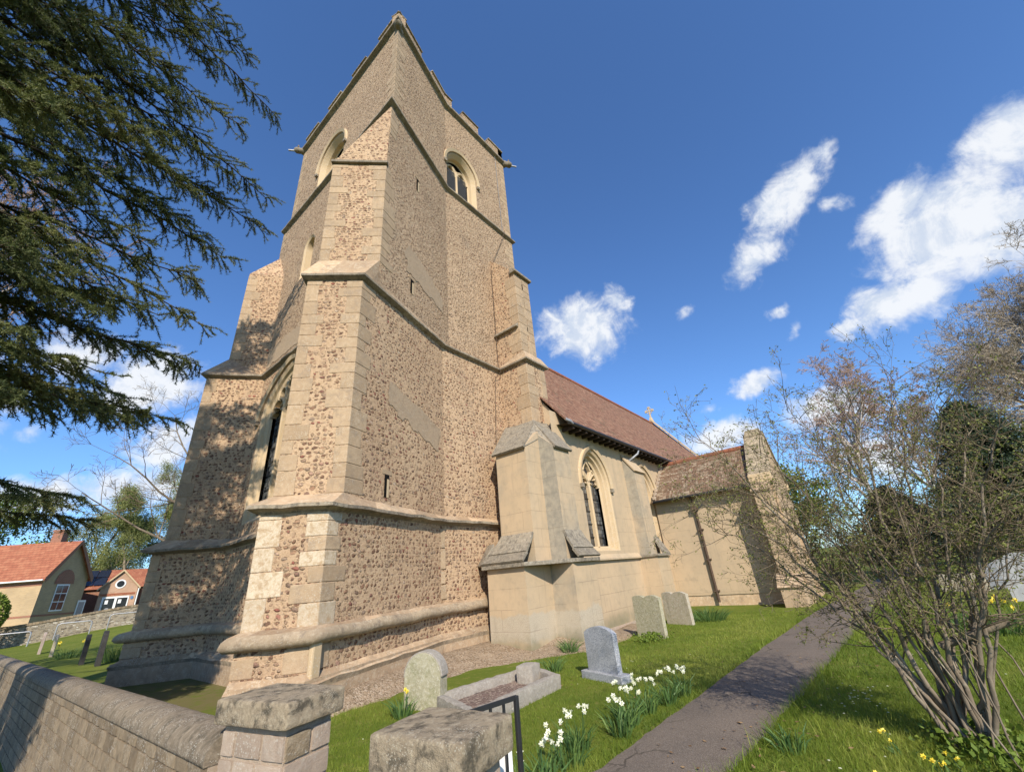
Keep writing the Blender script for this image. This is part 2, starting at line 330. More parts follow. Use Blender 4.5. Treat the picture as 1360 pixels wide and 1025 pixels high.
MT['roll'] = mat_stone('lichened_plinth_stone', (.41, .315, .21), (.33, .25, .165), (.51, .41, .29), .5, (.23, .18, .13), .9, 0, 1.6)
MT['base'] = mat_stone('worn_base_course', (.50, .355, .225), (.40, .285, .18), (.57, .445, .305), .45, (.28, .205, .14), .9, 0, 1.1)
MT['weath'] = mat_stone('lichened_weathering_slab', (.30, .255, .19), (.215, .185, .14), (.41, .36, .28), .55, (.14, .12, .095), .9, 0, 2.0)
MT['dress'] = mat_stone('pale_window_stone', (.63, .475, .29), (.56, .42, .25), (.59, .46, .31), .18, (.33, .28, .21), .25)
MT['pale'] = mat_stone('limewashed_quoin', (.66, .545, .39), (.57, .44, .29), (.72, .62, .48), .6, (.49, .345, .205), .9, 0, 3.4)
MT['patch'] = mat_stone('grey_cement_patch', (.44, .325, .215), (.37, .27, .175), (.49, .38, .26), .45, (.30, .22, .145), .6, 0, 2.5)
MT['render'] = mat_render()
MT['farwall'] = mat_rubble('far_rubble_wall', .42, .16, .9, (.36, .31, .235), (.28, .24, .18), [(0, (.12, .10, .08)), (.5, (.24, .21, .165)), (1, (.48, .44, .37))])
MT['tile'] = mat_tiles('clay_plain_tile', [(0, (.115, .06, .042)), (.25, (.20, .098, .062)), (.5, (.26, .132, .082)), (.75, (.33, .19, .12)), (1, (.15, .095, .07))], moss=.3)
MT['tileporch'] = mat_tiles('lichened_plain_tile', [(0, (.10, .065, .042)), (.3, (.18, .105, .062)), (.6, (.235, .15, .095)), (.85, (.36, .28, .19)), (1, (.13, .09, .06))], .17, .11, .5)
MT['ridge'] = mat_plain('clay_ridge_tile', (.30, .115, .065), .85, .2, 0, .4, 6)
MT['lead'] = mat_plain('grey_lead', (.30, .31, .33), .5, .5, .3, .3)
MT['iron'] = mat_plain('black_painted_iron', (.022, .022, .024), .45, .5, 0, .3)
MT['wood'] = mat_plain('dark_eaves_timber', (.05, .035, .025), .8, .2, 0, .4)
MT['rust'] = mat_plain('rust_brown_pipe', (.10, .065, .045), .7, .3, 0, .4)
MT['louvre'] = mat_plain('grey_slate_louvre', (.22, .225, .24), .75, .3, 0, .35)
MT['dark'] = mat_plain('painted_opening_shade', (.012, .011, .010), .95, .05, 0, .2)  # near-black colour standing in for the shade inside openings
MT['glass'] = mat_glass()
MT['granite'] = mat_granite()
MT['coping'] = mat_stone('lichened_wall_coping', (.43, .345, .23), (.31, .245, .165), (.54, .45, .315), .62, (.125, .105, .075), 1.0, 0, 3.2, (.62, .58, .47), .5)
MT['block'] = mat_stone('pinkish_sandstone_block', (.43, .335, .255), (.37, .285, .215), (.47, .39, .31), .3, (.27, .215, .16), .6, 0, 1.8)
MT['mortar'] = mat_stone('pale_lime_mortar', (.47, .365, .265), (.42, .32, .23), (.50, .40, .30), .1, (.35, .28, .2), .8, 0, 3)
MT['wallgrey'] = mat_stone('grey_brown_wall_block', (.295, .225, .145), (.23, .175, .112), (.37, .295, .205), .45, (.15, .115, .078), .9, 0, 1.6, (.62, .60, .54), .5)
MT['wallcope'] = mat_stone('rounded_wall_coping', (.27, .215, .15), (.20, .16, .115), (.37, .30, .215), .5, (.12, .10, .07), 1.0, 0, 2.4, (.66, .63, .54), .6)
MT['oldstone'] = mat_stone('lichened_headstone', (.50, .43, .32), (.42, .36, .265), (.57, .52, .43), .5, (.35, .32, .20), .9, .35, 2.2, (.66, .64, .56), .55)
MT['greenstone'] = mat_stone('green_tinged_headstone', (.46, .42, .285), (.37, .34, .22), (.56, .52, .40), .45, (.27, .27, .14), 1.0, 0, 2.6)
MT['kerbstone'] = mat_stone('rough_grey_kerb', (.40, .36, .30), (.33, .295, .25), (.48, .44, .38), .35, (.25, .22, .18), .95, 0, 2.8)
MT['slate'] = mat_plain('dark_slate_headstone', (.045, .043, .042), .8, .3, 0, .4, 8)
MT['pinkstone'] = mat_plain('pale_pink_headstone', (.40, .32, .27), .9, .2, 0, .3, 8)
MT['paleston'] = mat_plain('pale_grey_headstone', (.44, .44, .43), .85, .2, 0, .3, 5)
MT['grass'] = mat_ground(); MT['path'] = mat_path(); MT['soil'] = mat_soil(); MT['gravel'] = mat_soil('reddish_grave_chippings', (.24, .17, .14), (.17, .12, .10), (.09, .06, .05))
MT['blade'] = mat_leaf('grass_blade', (.070, .115, .013), (.165, .225, .026), (.30, .31, .07), .6, .3)
MT['cedar'] = mat_leaf('cedar_needles', (.040, .055, .022), (.125, .145, .050), (.28, .265, .10), .65, .2)
MT['evergreen'] = mat_leaf('dark_evergreen_leaf', (.020, .034, .020), (.045, .070, .036), (.10, .13, .06), .5, .08)
MT['budleaf'] = mat_leaf('small_bud_leaf', (.095, .11, .026), (.17, .185, .045), (.27, .27, .08), .6, .25)
MT['willow'] = mat_leaf('pale_spring_leaf', (.15, .175, .05), (.23, .25, .085), (.32, .31, .13), .6, .3)
MT['hedge'] = mat_leaf('clipped_hedge_leaf', (.06, .10, .014), (.13, .185, .025), (.22, .26, .05), .6, .15)
MT['strap'] = mat_leaf('bulb_leaf', (.045, .095, .03), (.085, .155, .045), (.17, .24, .06), .5, .2)
MT['petal'] = mat_leaf('cream_petal', (.62, .62, .42), (.80, .80, .66), (.85, .85, .74), .6, .25)
MT['yellow'] = mat_leaf('yellow_petal', (.65, .48, .03), (.80, .62, .06), (.85, .72, .2), .6, .2)
MT['deadleaf'] = mat_leaf('dead_brown_leaf', (.10, .055, .025), (.20, .12, .06), (.34, .23, .12), .8, .1)
MT['redpetal'] = mat_plain('red_petal', (.5, .02, .03), .6, .3)
MT['bark'] = mat_bark('grey_brown_bark', (.16, .125, .09), (.25, .205, .15), (.36, .31, .24))
MT['twig'] = mat_bark('brown_twig', (.15, .115, .075), (.235, .185, .12))
MT['paletwig'] = mat_bark('pale_grey_twig', (.33, .275, .205), (.43, .365, .28))
MT['birchtwig'] = mat_bark('red_brown_birch_twig', (.34, .225, .165), (.43, .31, .24))
MT['birchbark'] = mat_bark('pale_birch_bark', (.55, .50, .45), (.38, .33, .28))
MT['cedarbark'] = mat_bark('dark_cedar_bark', (.045, .035, .027), (.09, .072, .055), (.15, .13, .10))
MT['yellowbrick'] = mat_brick('yellow_stock_brick', (.52, .37, .19), (.44, .31, .16), (.45, .37, .27))
MT['palebrick'] = mat_brick('pink_buff_brick', (.52, .31, .20), (.45, .25, .16), (.46, .38, .3))
MT['redbrick'] = mat_brick('red_brick', (.35, .12, .065), (.28, .095, .055), (.33, .26, .2))
MT['pantile'] = mat_tiles('orange_roof_tile', [(0, (.26, .09, .052)), (.4, (.33, .12, .066)), (.8, (.38, .155, .085)), (1, (.22, .085, .05))], .3, .28, .05)
MT['white'] = mat_plain('white_paint', (.78, .78, .76), .5, .4, 0, .08)
MT['pane'] = mat_plain('dark_window_pane', (.02, .022, .026), .12, .6, 0, .3, 3)
MT['solar'] = mat_plain('solar_panel_glass', (.015, .02, .04), .2, .6, 0, .3)
MT['blue'] = mat_plain('blue_board', (.10, .20, .36), .5, .4, 0, .3)
MT['galv'] = mat_plain('galvanised_tube', (.42, .42, .43), .4, .5, .5, .2)
MT['pave'] = mat_soil('pavement_tarmac', (.14, .12, .11), (.11, .095, .085), (.05, .045, .04))

# ------------------------------------------------------------------ mesh helpers
def V3(p): return Vector((p[0], p[1], p[2]))
class MB:
    def __init__(s): s.v = []; s.f = []; s.m = []; s.t = []; s.sm = []; s.mats = []
    def mi(s, mat):
        if mat not in s.mats: s.mats.append(mat)
        return s.mats.index(mat)
    def face(s, pts, mat, tn=.5, smooth=False):
        i0 = len(s.v); s.v += [tuple(p) for p in pts]; s.f.append(list(range(i0, i0+len(pts)))); s.m.append(s.mi(mat)); s.t.append(tn); s.sm.append(smooth)
    def grid(s, rows, mat, tn=.5, smooth=True, closed=False):
        """rows of points -> shared-vertex strip"""
        i0 = len(s.v); n = len(rows[0]); mi = s.mi(mat)
        for r in rows: s.v += [tuple(p) for p in r]
        for a in range(len(rows)-1):
            for b in range(n if closed else n-1):
                b2 = (b+1) % n
                s.f.append([i0+a*n+b, i0+a*n+b2, i0+(a+1)*n+b2, i0+(a+1)*n+b]); s.m.append(mi); s.t.append(tn if not callable(tn) else tn(a, b)); s.sm.append(smooth)
    def prism(s, poly, z0, z1, mat, tn=.5, top=None, bottom=True):
        """poly: xy list; top: optional xy list of the upper outline; z1 may be a list"""
        top = top or poly; n = len(poly); i0 = len(s.v); mi = s.mi(mat)
        zt = z1 if hasattr(z1, '__len__') else [z1]*n
        s.v += [(p[0], p[1], z0) for p in poly] + [(p[0], p[1], z) for p, z in zip(top, zt)]
        fs = [[i0+i, i0+(i+1) % n, i0+n+(i+1) % n, i0+n+i] for i in range(n)] + [[i0+n+i for i in range(n)]]
        if bottom: fs.append([i0+n-1-i for i in range(n)])
        for fi_, f in enumerate(fs): s.f.append(f); s.m.append(mi); s.t.append(tn[min(fi_, len(tn)-1)] if hasattr(tn, '__len__') else tn); s.sm.append(False)
    def box(s, c, size, mat, tn=.5, rz=0.0, M=None):
        hx, hy, hz = size[0]/2, size[1]/2, size[2]/2; i0 = len(s.v); mi = s.mi(mat)
        ca, sa = math.cos(rz), math.sin(rz)
        for z in (-hz, hz):
            for x, y in ((-hx, -hy), (hx, -hy), (hx, hy), (-hx, hy)):
                p = Vector((x, y, z))
                if M is not None: p = M @ p
                else: p = Vector((x*ca-y*sa, x*sa+y*ca, z))
                s.v.append((c[0]+p.x, c[1]+p.y, c[2]+p.z))
        for f in ((0, 3, 2, 1), (4, 5, 6, 7), (0, 1, 5, 4), (1, 2, 6, 5), (2, 3, 7, 6), (3, 0, 4, 7)):
            s.f.append([i0+k for k in f]); s.m.append(mi); s.t.append(tn); s.sm.append(False)
    def tube(s, pts, rad, mat, sides=8, tn=.5, cap=True):
        pts = [V3(p) for p in pts]; rr = rad if hasattr(rad, '__len__') else [rad]*len(pts); rows = []
        ref = None
        for i, p in enumerate(pts):
            d = (pts[min(i+1, len(pts)-1)] - pts[max(i-1, 0)]).normalized()
            if ref is None or abs(ref.dot(d)) > .95: ref = Vector((0, 0, 1)) if abs(d.z) < .9 else Vector((1, 0, 0))
            a = d.cross(ref).normalized(); b = d.cross(a); ref = a.cross(d)*-1 if False else ref
            rows.append([p + rr[i]*(math.cos(2*math.pi*k/sides)*a + math.sin(2*math.pi*k/sides)*b) for k in range(sides)])
        s.grid(rows, mat, tn, True, True)
        if cap:
            s.face(rows[0], mat, tn); s.face(rows[-1], mat, tn)
    def build(s, name, parent=None, recalc=True, bevel=0.0, merge=False, seg=2):
        me = bpy.data.meshes.new(name); me.from_pydata(s.v, [], s.f)
        for m in s.mats: me.materials.append(MT[m])
        me.polygons.foreach_set('material_index', s.m); me.polygons.foreach_set('use_smooth', s.sm)
        bm = bmesh.new(); bm.from_mesh(me)
        lay = bm.faces.layers.float.new('tone_f')
        bm.faces.ensure_lookup_table()
        for f, t_ in zip(bm.faces, s.t): f[lay] = t_
        if merge: bmesh.ops.remove_doubles(bm, verts=bm.verts, dist=.0006)
        if recalc: bmesh.ops.recalc_face_normals(bm, faces=bm.faces)
        bm.to_mesh(me); bm.free()
        finish_mesh(me)
        o = bpy.data.objects.new(name, me); COL.objects.link(o)
        if parent: o.parent = parent
        if bevel:
            b = o.modifiers.new('bevel', 'BEVEL'); b.width = bevel; b.segments = seg; b.limit_method = 'ANGLE'; b.angle_limit = .6
        return o
def finish_mesh(me):
    """metric box-projected UVs and a per-face tone attribute"""
    n = len(me.polygons)
    nor = np.empty(n*3, 'f'); me.polygons.foreach_get('normal', nor); nor = nor.reshape(-1, 3)
    tot = np.empty(n, 'i'); me.polygons.foreach_get('loop_total', tot)
    co = np.empty(len(me.vertices)*3, 'f'); me.vertices.foreach_get('co', co); co = co.reshape(-1, 3)
    vi = np.empty(len(me.loops), 'i'); me.loops.foreach_get('vertex_index', vi)
    fi = np.repeat(np.arange(n), tot)
    t = np.stack([-nor[:, 1], nor[:, 0], np.zeros(n)], 1); ln = np.linalg.norm(t, axis=1); flat = ln < .05
    t[flat] = (1, 0, 0); ln[flat] = 1; t /= ln[:, None]
    b = np.cross(nor, t)
    P = co[vi]; uv = np.stack([(P*t[fi]).sum(1), (P*b[fi]).sum(1)], 1).astype('f')
    l = me.uv_layers.new(name='uv'); l.data.foreach_set('uv', uv.ravel())
    a = me.attributes.new('tone', 'FLOAT', 'FACE')
    if 'tone_f' in me.attributes:
        v = np.empty(n, 'f'); me.attributes['tone_f'].data.foreach_get('value', v); me.attributes['tone'].data.foreach_set('value', v)
def np_obj(name, verts, nper, mat, tones, parent=None, smooth=False):
    """faces of nper own vertices each, straight from numpy"""
    me = bpy.data.meshes.new(name); nv = len(verts); nf = nv//nper
    me.vertices.add(nv); me.vertices.foreach_set('co', np.asarray(verts, 'f').ravel())
    me.loops.add(nv); me.loops.foreach_set('vertex_index', np.arange(nv, dtype='i'))
    me.polygons.add(nf); me.polygons.foreach_set('loop_start', np.arange(0, nv, nper, dtype='i')); me.polygons.foreach_set('loop_total', np.full(nf, nper, 'i'))
    me.update(calc_edges=True); me.materials.append(MT[mat])
    a = me.attributes.new('tone', 'FLOAT', 'FACE'); a.data.foreach_set('value', np.asarray(tones, 'f'))
    o = bpy.data.objects.new(name, me); COL.objects.link(o)
    if parent: o.parent = parent
    return o
def segs_obj(name, segs, mat, sides=4, parent=None):
    """(x0,y0,z0,x1,y1,z1,r0,r1) rows -> many thin tapered sticks in one mesh"""
    S = np.asarray(segs, float); a, b = S[:, :3], S[:, 3:6]; d = b-a; d /= np.linalg.norm(d, axis=1)[:, None]+1e-9
    ref = np.where(np.abs(d[:, 2:3]) < .9, np.array([[0, 0, 1.]]), np.array([[1., 0, 0]]))
    e1 = np.cross(d, ref); e1 /= np.linalg.norm(e1, axis=1)[:, None]+1e-9; e2 = np.cross(d, e1)
    k = np.arange(sides)*2*np.pi/sides; n = len(S)
    off = np.cos(k)[None, :, None]*e1[:, None] + np.sin(k)[None, :, None]*e2[:, None]
    ra = a[:, None]+off*S[:, 6][:, None, None]; rb = b[:, None]+off*S[:, 7][:, None, None]
    verts = np.concatenate([ra, rb], 1).reshape(-1, 3)
    base = (np.arange(n)*2*sides)[:, None, None]
    q = np.array([[i, (i+1) % sides, sides+(i+1) % sides, sides+i] for i in range(sides)])[None]
    loops = (base+q).reshape(-1); nf = n*sides
    me = bpy.data.meshes.new(name); me.vertices.add(len(verts)); me.vertices.foreach_set('co', verts.astype('f').ravel())
    me.loops.add(len(loops)); me.loops.foreach_set('vertex_index', loops.astype('i'))
    me.polygons.add(nf); me.polygons.foreach_set('loop_start', np.arange(0, nf*4, 4, dtype='i')); me.polygons.foreach_set('loop_total', np.full(nf, 4, 'i'))
    me.polygons.foreach_set('use_smooth', np.ones(nf, bool))
    me.update(calc_edges=True); me.materials.append(MT[mat])
    o = bpy.data.objects.new(name, me); COL.objects.link(o)
    if parent: o.parent = parent
    return o
def cards(P, D, Nn, L, W, bend=0.0):
    """pointed leaf quads: base P, direction D, width axis Nn -> (n*4,3)"""
    L = np.asarray(L)[:, None]; W = np.asarray(W)[:, None]
    mid = P + D*L*.5
    return np.stack([P, mid+Nn*W*.5, P+D*L, mid-Nn*W*.5], 1).reshape(-1, 3)
def unit(a): return a/(np.linalg.norm(a, axis=-1, keepdims=True)+1e-9)
def empty(name, loc, label=None, cat=None, group=None, rz=0.0):
    o = bpy.data.objects.new(name, None); COL.objects.link(o); o.location = loc; o.rotation_euler = (0, 0, rz); o.empty_display_size = .2
    return tag(o, label, cat, group)
def tag(o, label=None, cat=None, group=None, kind=None):
    if label: o['label'] = label
    if cat: o['category'] = cat
    if group: o['group'] = group
    if kind: o['kind'] = kind
    return o
def adopt(child, parent):
    """parent a mesh built in world coordinates under an Empty that stands elsewhere"""
    child.parent = parent; child.matrix_parent_inverse = Matrix.LocRotScale(parent.location, parent.rotation_euler, None).inverted(); return child
rnd = random.Random(7); NP = np.random.default_rng(11)
def jit(x, y, z, s=1.0, amp=1.0): return amp*noise.noise(Vector((x*s, y*s, z*s)))

# ------------------------------------------------------------------ ground, path, soil (the setting)
def sm(x, a, b):
    t = min(1, max(0, (x-a)/(b-a))); return t*t*(3-2*t)
def gz(x, y):
    z = .75*sm(x, 1.5, 10)*sm(y, 30, 50)                                    # the lawn climbs towards the school
    z -= .24*sm(y, 5.7, 6.7)*sm(x, 10.9, 11.6)*sm(-x, -17.6, -16.6)*sm(-y, -8, -7.6)
    z += .035*noise.noise(Vector((x*.35, y*.35, 0)))*sm(math.hypot(x-8, y-1), 1, 6)
    z -= .85*(1-sm(x, 1.5, 1.72))
    return z
def axis(lo, hi, fine0, fine1, step, grow=1.35):
    a = [fine0]
    while a[-1] < fine1: a.append(a[-1]+step)
    s = step
    while a[-1] < hi: s *= grow; a.append(a[-1]+s)
    s = step; b = []; x = fine0
    while x > lo: s *= grow; x -= s; b.append(x)
    return b[::-1]+a
gx = axis(-900, 900, -3, 24, .3); gy = axis(-900, 900, -6, 20, .3)
g = MB(); g.grid([[(x, y, gz(x, y)) for y in gy] for x in gx], 'grass')
ground = tag(g.build('ground', recalc=False), kind='structure')
PL = [(1.55, 2.95), (2.6, 2.85), (3.7, 2.72), (4.15, 2.60), (4.93, 2.58), (6.0, 2.50), (7.6, 2.45), (10.05, 2.35), (13.1, 2.18), (15.4, 2.0), (18, 1.75), (22, 1.35), (28, .7), (40, -.6)]
PR = [(1.55, 2.2), (2.6, 2.0), (3.7, 1.72), (4.64, 1.56), (5.38, 1.5), (6.35, 1.42), (7.7, 1.3), (10.2, 1.1), (12.9, .90), (15.5, .7), (18, .5), (22, .15), (28, -.5), (40, -1.8)]
def along(L, n):
    out = []
    for a, b in zip(L[:-1], L[1:]):
        k = max(1, int(math.dist(a, b)/.12)) if a[0] < 20 else 6
        k = n if n else k
        for i in range(k): out.append((a[0]+(b[0]-a[0])*i/k, a[1]+(b[1]-a[1])*i/k))
    return out+[L[-1]]
la, ra = along(PL, 9), along(PR, 9)
p = MB(); rows = []
for i, (a, b) in enumerate(zip(la, ra)):
    ea = .05*noise.noise(Vector((a[0]*2.2, 3, 0)))+.02*noise.noise(Vector((a[0]*9, 1, 0))); eb = .05*noise.noise(Vector((b[0]*2.2, 7, 0)))+.02*noise.noise(Vector((b[0]*9, 4, 0)))
    row = []
    for k in range(7):
        f = k/6; x = a[0]+(b[0]-a[0])*f; y = a[1]+ea+(b[1]+eb-a[1]-ea)*f
        row.append((x, y, gz(x, y)+.012+.02*math.sin(f*math.pi)))
    rows.append(row)
p.grid(rows, 'path'); tag(p.build('path', recalc=False), kind='structure')
def strip_sheet(name, mat, left, right, dz, edge=.12, n=10, crown=0.0):
    a, b = along(left, n), along(right, n); m = MB(); rows = []
    for i, (p_, q_) in enumerate(zip(a, b)):
        row = []
        for k in range(9):
            f = k/8; x = p_[0]+(q_[0]-p_[0])*f; y = p_[1]+(q_[1]-p_[1])*f
            if k in (0, 8):
                x += edge*noise.noise(Vector((x*3, y*3, k))); y += edge*noise.noise(Vector((x*3, y*3, 9+k)))
            row.append((x, y, gz(x, y)+(dz if 0 < k < 8 else -.01)+crown(f)+(.015*noise.noise(Vector((x*5, y*5, 2))) if 0 < k < 8 else 0)))
        rows.append(row)
    m.grid(rows, mat); return tag(m.build(name, recalc=False), kind='structure')
# rubbly bare soil banked against the foot of the tower and the buttress
strip_sheet('soil_bank', 'soil', [(2.95, 7.55), (3.4, 6.9), (4.0, 6.85), (5.4, 7.0), (7.0, 7.05), (8.6, 5.95), (9.6, 5.35), (10.9, 5.5), (13.5, 6.1)],
            [(3.1, 8.0), (3.7, 7.4), (4.6, 7.6), (5.8, 8.0), (7.4, 8.6), (9.2, 8.7), (10.2, 6.9), (11.2, 6.5), (13.8, 6.9)], .02, .16, 14, lambda f: .19*sm(f, .05, .75))
strip_sheet('pavement', 'pave', [(-3, -30), (-3, -10), (-3, 4), (-3, 18), (-3, 60)], [(1.3, -30), (1.3, -10), (1.3, 4), (1.3, 18), (1.25, 60)], .07, .0, 6, lambda f: 0)

# ------------------------------------------------------------------ the church
church = empty('church', (8, 11, 0), 'old stone church with cobbled west tower, rendered nave and red tiled roof', 'church')
def cpart(mb, name, parent=church, **k):
    o = mb.build(name, None, **k)
    if parent is church: adopt(o, church)
    else:
        o.parent = parent; o.matrix_parent_inverse = church.matrix_world.inverted() if False else Matrix.Identity(4)
        # parent carries its own inverse, so the child shares the parent's world space
        o.matrix_parent_inverse = Matrix.Identity(4)
    return o
def isect(p, d, q, e):
    """crossing of the plan lines p+t*d and q+s*e"""
    c = d[0]*e[1]-d[1]*e[0]; t = ((q[0]-p[0])*e[1]-(q[1]-p[1])*e[0])/c; return (p[0]+t*d[0], p[1]+t*d[1])
# plan of the tower, storey by storey: z range, west wall x, south wall y, kink of the stair bulge K,
# diagonal south-west buttress corners P and Q, north-west buttress tip R
ST = [
 dict(z0=-.30, z1=.50, wx=4.15, sy=8.36, K=(7.30, 8.36), P=(3.506, 7.094), Q=(2.75, 7.85), R=(2.70, 15.50)),
 dict(z0=.50, z1=1.00, wx=4.28, sy=8.50, K=(7.35, 8.50), P=(3.616, 7.284), Q=(2.84, 8.06), R=(2.84, 15.38)),
 dict(z0=1.00, z1=3.05, wx=4.34, sy=8.54, K=(7.45, 8.54), P=(3.73, 7.32), Q=(2.913, 8.137), R=(2.92, 15.30)),
 dict(z0=3.05, z1=8.50, wx=4.47, sy=8.60, K=(7.58, 8.60), P=(4.04, 7.44), Q=(3.149, 8.331), R=(3.10, 15.20)),
 dict(z0=8.50, z1=16.06, wx=4.54, sy=8.63, K=(7.90, 8.63), P=(4.47, 7.45), Q=(3.406, 8.514), R=(3.58, 15.15)),
 dict(z0=16.06, z1=21.60, wx=4.70, sy=8.65, K=(7.97, 8.65), P=None, Q=None, R=None)]
SEX, NEY = 12.05, 15.40
for s in ST:
    if s['P']:
        s['C'] = isect(s['K'], (s['P'][0]-s['K'][0], s['P'][1]-s['K'][1]), (s['wx'], 0), (0, 1))
        s['D'] = isect(s['Q'], (.70, .72), (s['wx'], 0), (0, 1))
        s['J'] = isect(s['R'], (.80, -.60), (s['wx'], 0), (0, 1)); R = s['R']; s['R2'] = (R[0]+.95, R[1]+.98); s['J2'] = (s['R2'][0]+1.4, s['R2'][1]-1.0)
    else: s['C'] = (s['wx'], 7.66)
    s['NW'] = (s['wx'], NEY)
wallm = MB(); bsw = MB(); bnw = MB()
def vquad(m, a, b, z0, z1, mat, tn=.5, a2=None, b2=None):
    a2 = a2 or a; b2 = b2 or b
    m.face([(a[0], a[1], z0), (b[0], b[1], z0), (b2[0], b2[1], z1), (a2[0], a2[1], z1)], mat, tn)
class Frame:
    """a wall face: origin, direction along it, outward normal"""
    def __init__(s, a, b):
        s.o = Vector((a[0], a[1], 0)); d = Vector((b[0]-a[0], b[1]-a[1], 0)); s.len = d.length; s.u = d.normalized(); s.n = Vector((s.u.y, -s.u.x, 0))
    def p(s, u, z, d=0.0): return s.o + s.u*u - s.n*d + Vector((0, 0, z))
def arch(h, r, n=12):
    if r >= h*.999:
        R = (h*h+r*r)/(2*h); cx = R-h; ph = math.acos(max(-1, min(1, cx/R)))
        left = [(cx+R*math.cos(math.pi-ph*i/n), R*math.sin(math.pi-ph*i/n)) for i in range(n+1)]
        left[-1] = (0, r); return left+[(-x, z) for x, z in left[-2::-1]]
    xs = [-math.cos(math.pi*i/(2*n)) for i in range(n+1)]
    left = [(h*x, r*(.55*(1-abs(x)**2.2)**.5+.45*(1-abs(x)**1.3))) for x in xs]
    return left+[(-x, z) for x, z in left[-2::-1]]
def aloop(c, h, z0, zs, r): return [(c-h, z0)]+[(c+x, zs+z) for x, z in arch(h, r)]+[(c+h, z0)]
def wall_holes(m, fr, outer, holes, mat, d=0.0):
    loops = [[fr.p(u, z, d) for u, z in L] for L in [outer]+holes]
    flat = [q for L in loops for q in L]
    for tri in tessellate_polygon(loops): m.face([flat[i] for i in tri], mat)
def ring(m, fr, A, B, da, db, mat, tn=.5, close=True):
    n = len(A)
    for i in range(n if close else n-1):
        j = (i+1) % n
        m.face([fr.p(*A[i], da), fr.p(*A[j], da), fr.p(*B[j], db), fr.p(*B[i], db)], mat, tn)
def bar(m, fr, pts, w, d0, d1, mat, tn=.5):
    """a stone bar following a polyline in the plane of the wall"""
    L, Rr_ = [], []
    for i, q in enumerate(pts):
        a = pts[max(0, i-1)]; b = pts[min(len(pts)-1, i+1)]; dx, dz = b[0]-a[0], b[1]-a[1]; l = math.hypot(dx, dz) or 1
        L.append((q[0]-dz/l*w/2, q[1]+dx/l*w/2)); Rr_.append((q[0]+dz/l*w/2, q[1]-dx/l*w/2))
    c = w*.28
    Li = [((l[0]*(w/2-c)+q[0]*c)/(w/2), (l[1]*(w/2-c)+q[1]*c)/(w/2)) for l, q in zip(L, pts)]; Ri = [((l[0]*(w/2-c)+q[0]*c)/(w/2), (l[1]*(w/2-c)+q[1]*c)/(w/2)) for l, q in zip(Rr_, pts)]
    for i in range(len(pts)-1):
        P_ = fr.p
        m.face([P_(*Li[i], d0), P_(*Li[i+1], d0), P_(*Ri[i+1], d0), P_(*Ri[i], d0)], mat, tn)
        m.face([P_(*Li[i], d0), P_(*Li[i+1], d0), P_(*L[i+1], d0+c), P_(*L[i], d0+c)], mat, tn)
        m.face([P_(*Ri[i], d0), P_(*Ri[i+1], d0), P_(*Rr_[i+1], d0+c), P_(*Rr_[i], d0+c)], mat, tn)
        m.face([P_(*L[i], d0+c), P_(*L[i+1], d0+c), P_(*L[i+1], d1), P_(*L[i], d1)], mat, tn)
        m.face([P_(*Rr_[i], d0+c), P_(*Rr_[i+1], d0+c), P_(*Rr_[i+1], d1), P_(*Rr_[i], d1)], mat, tn)
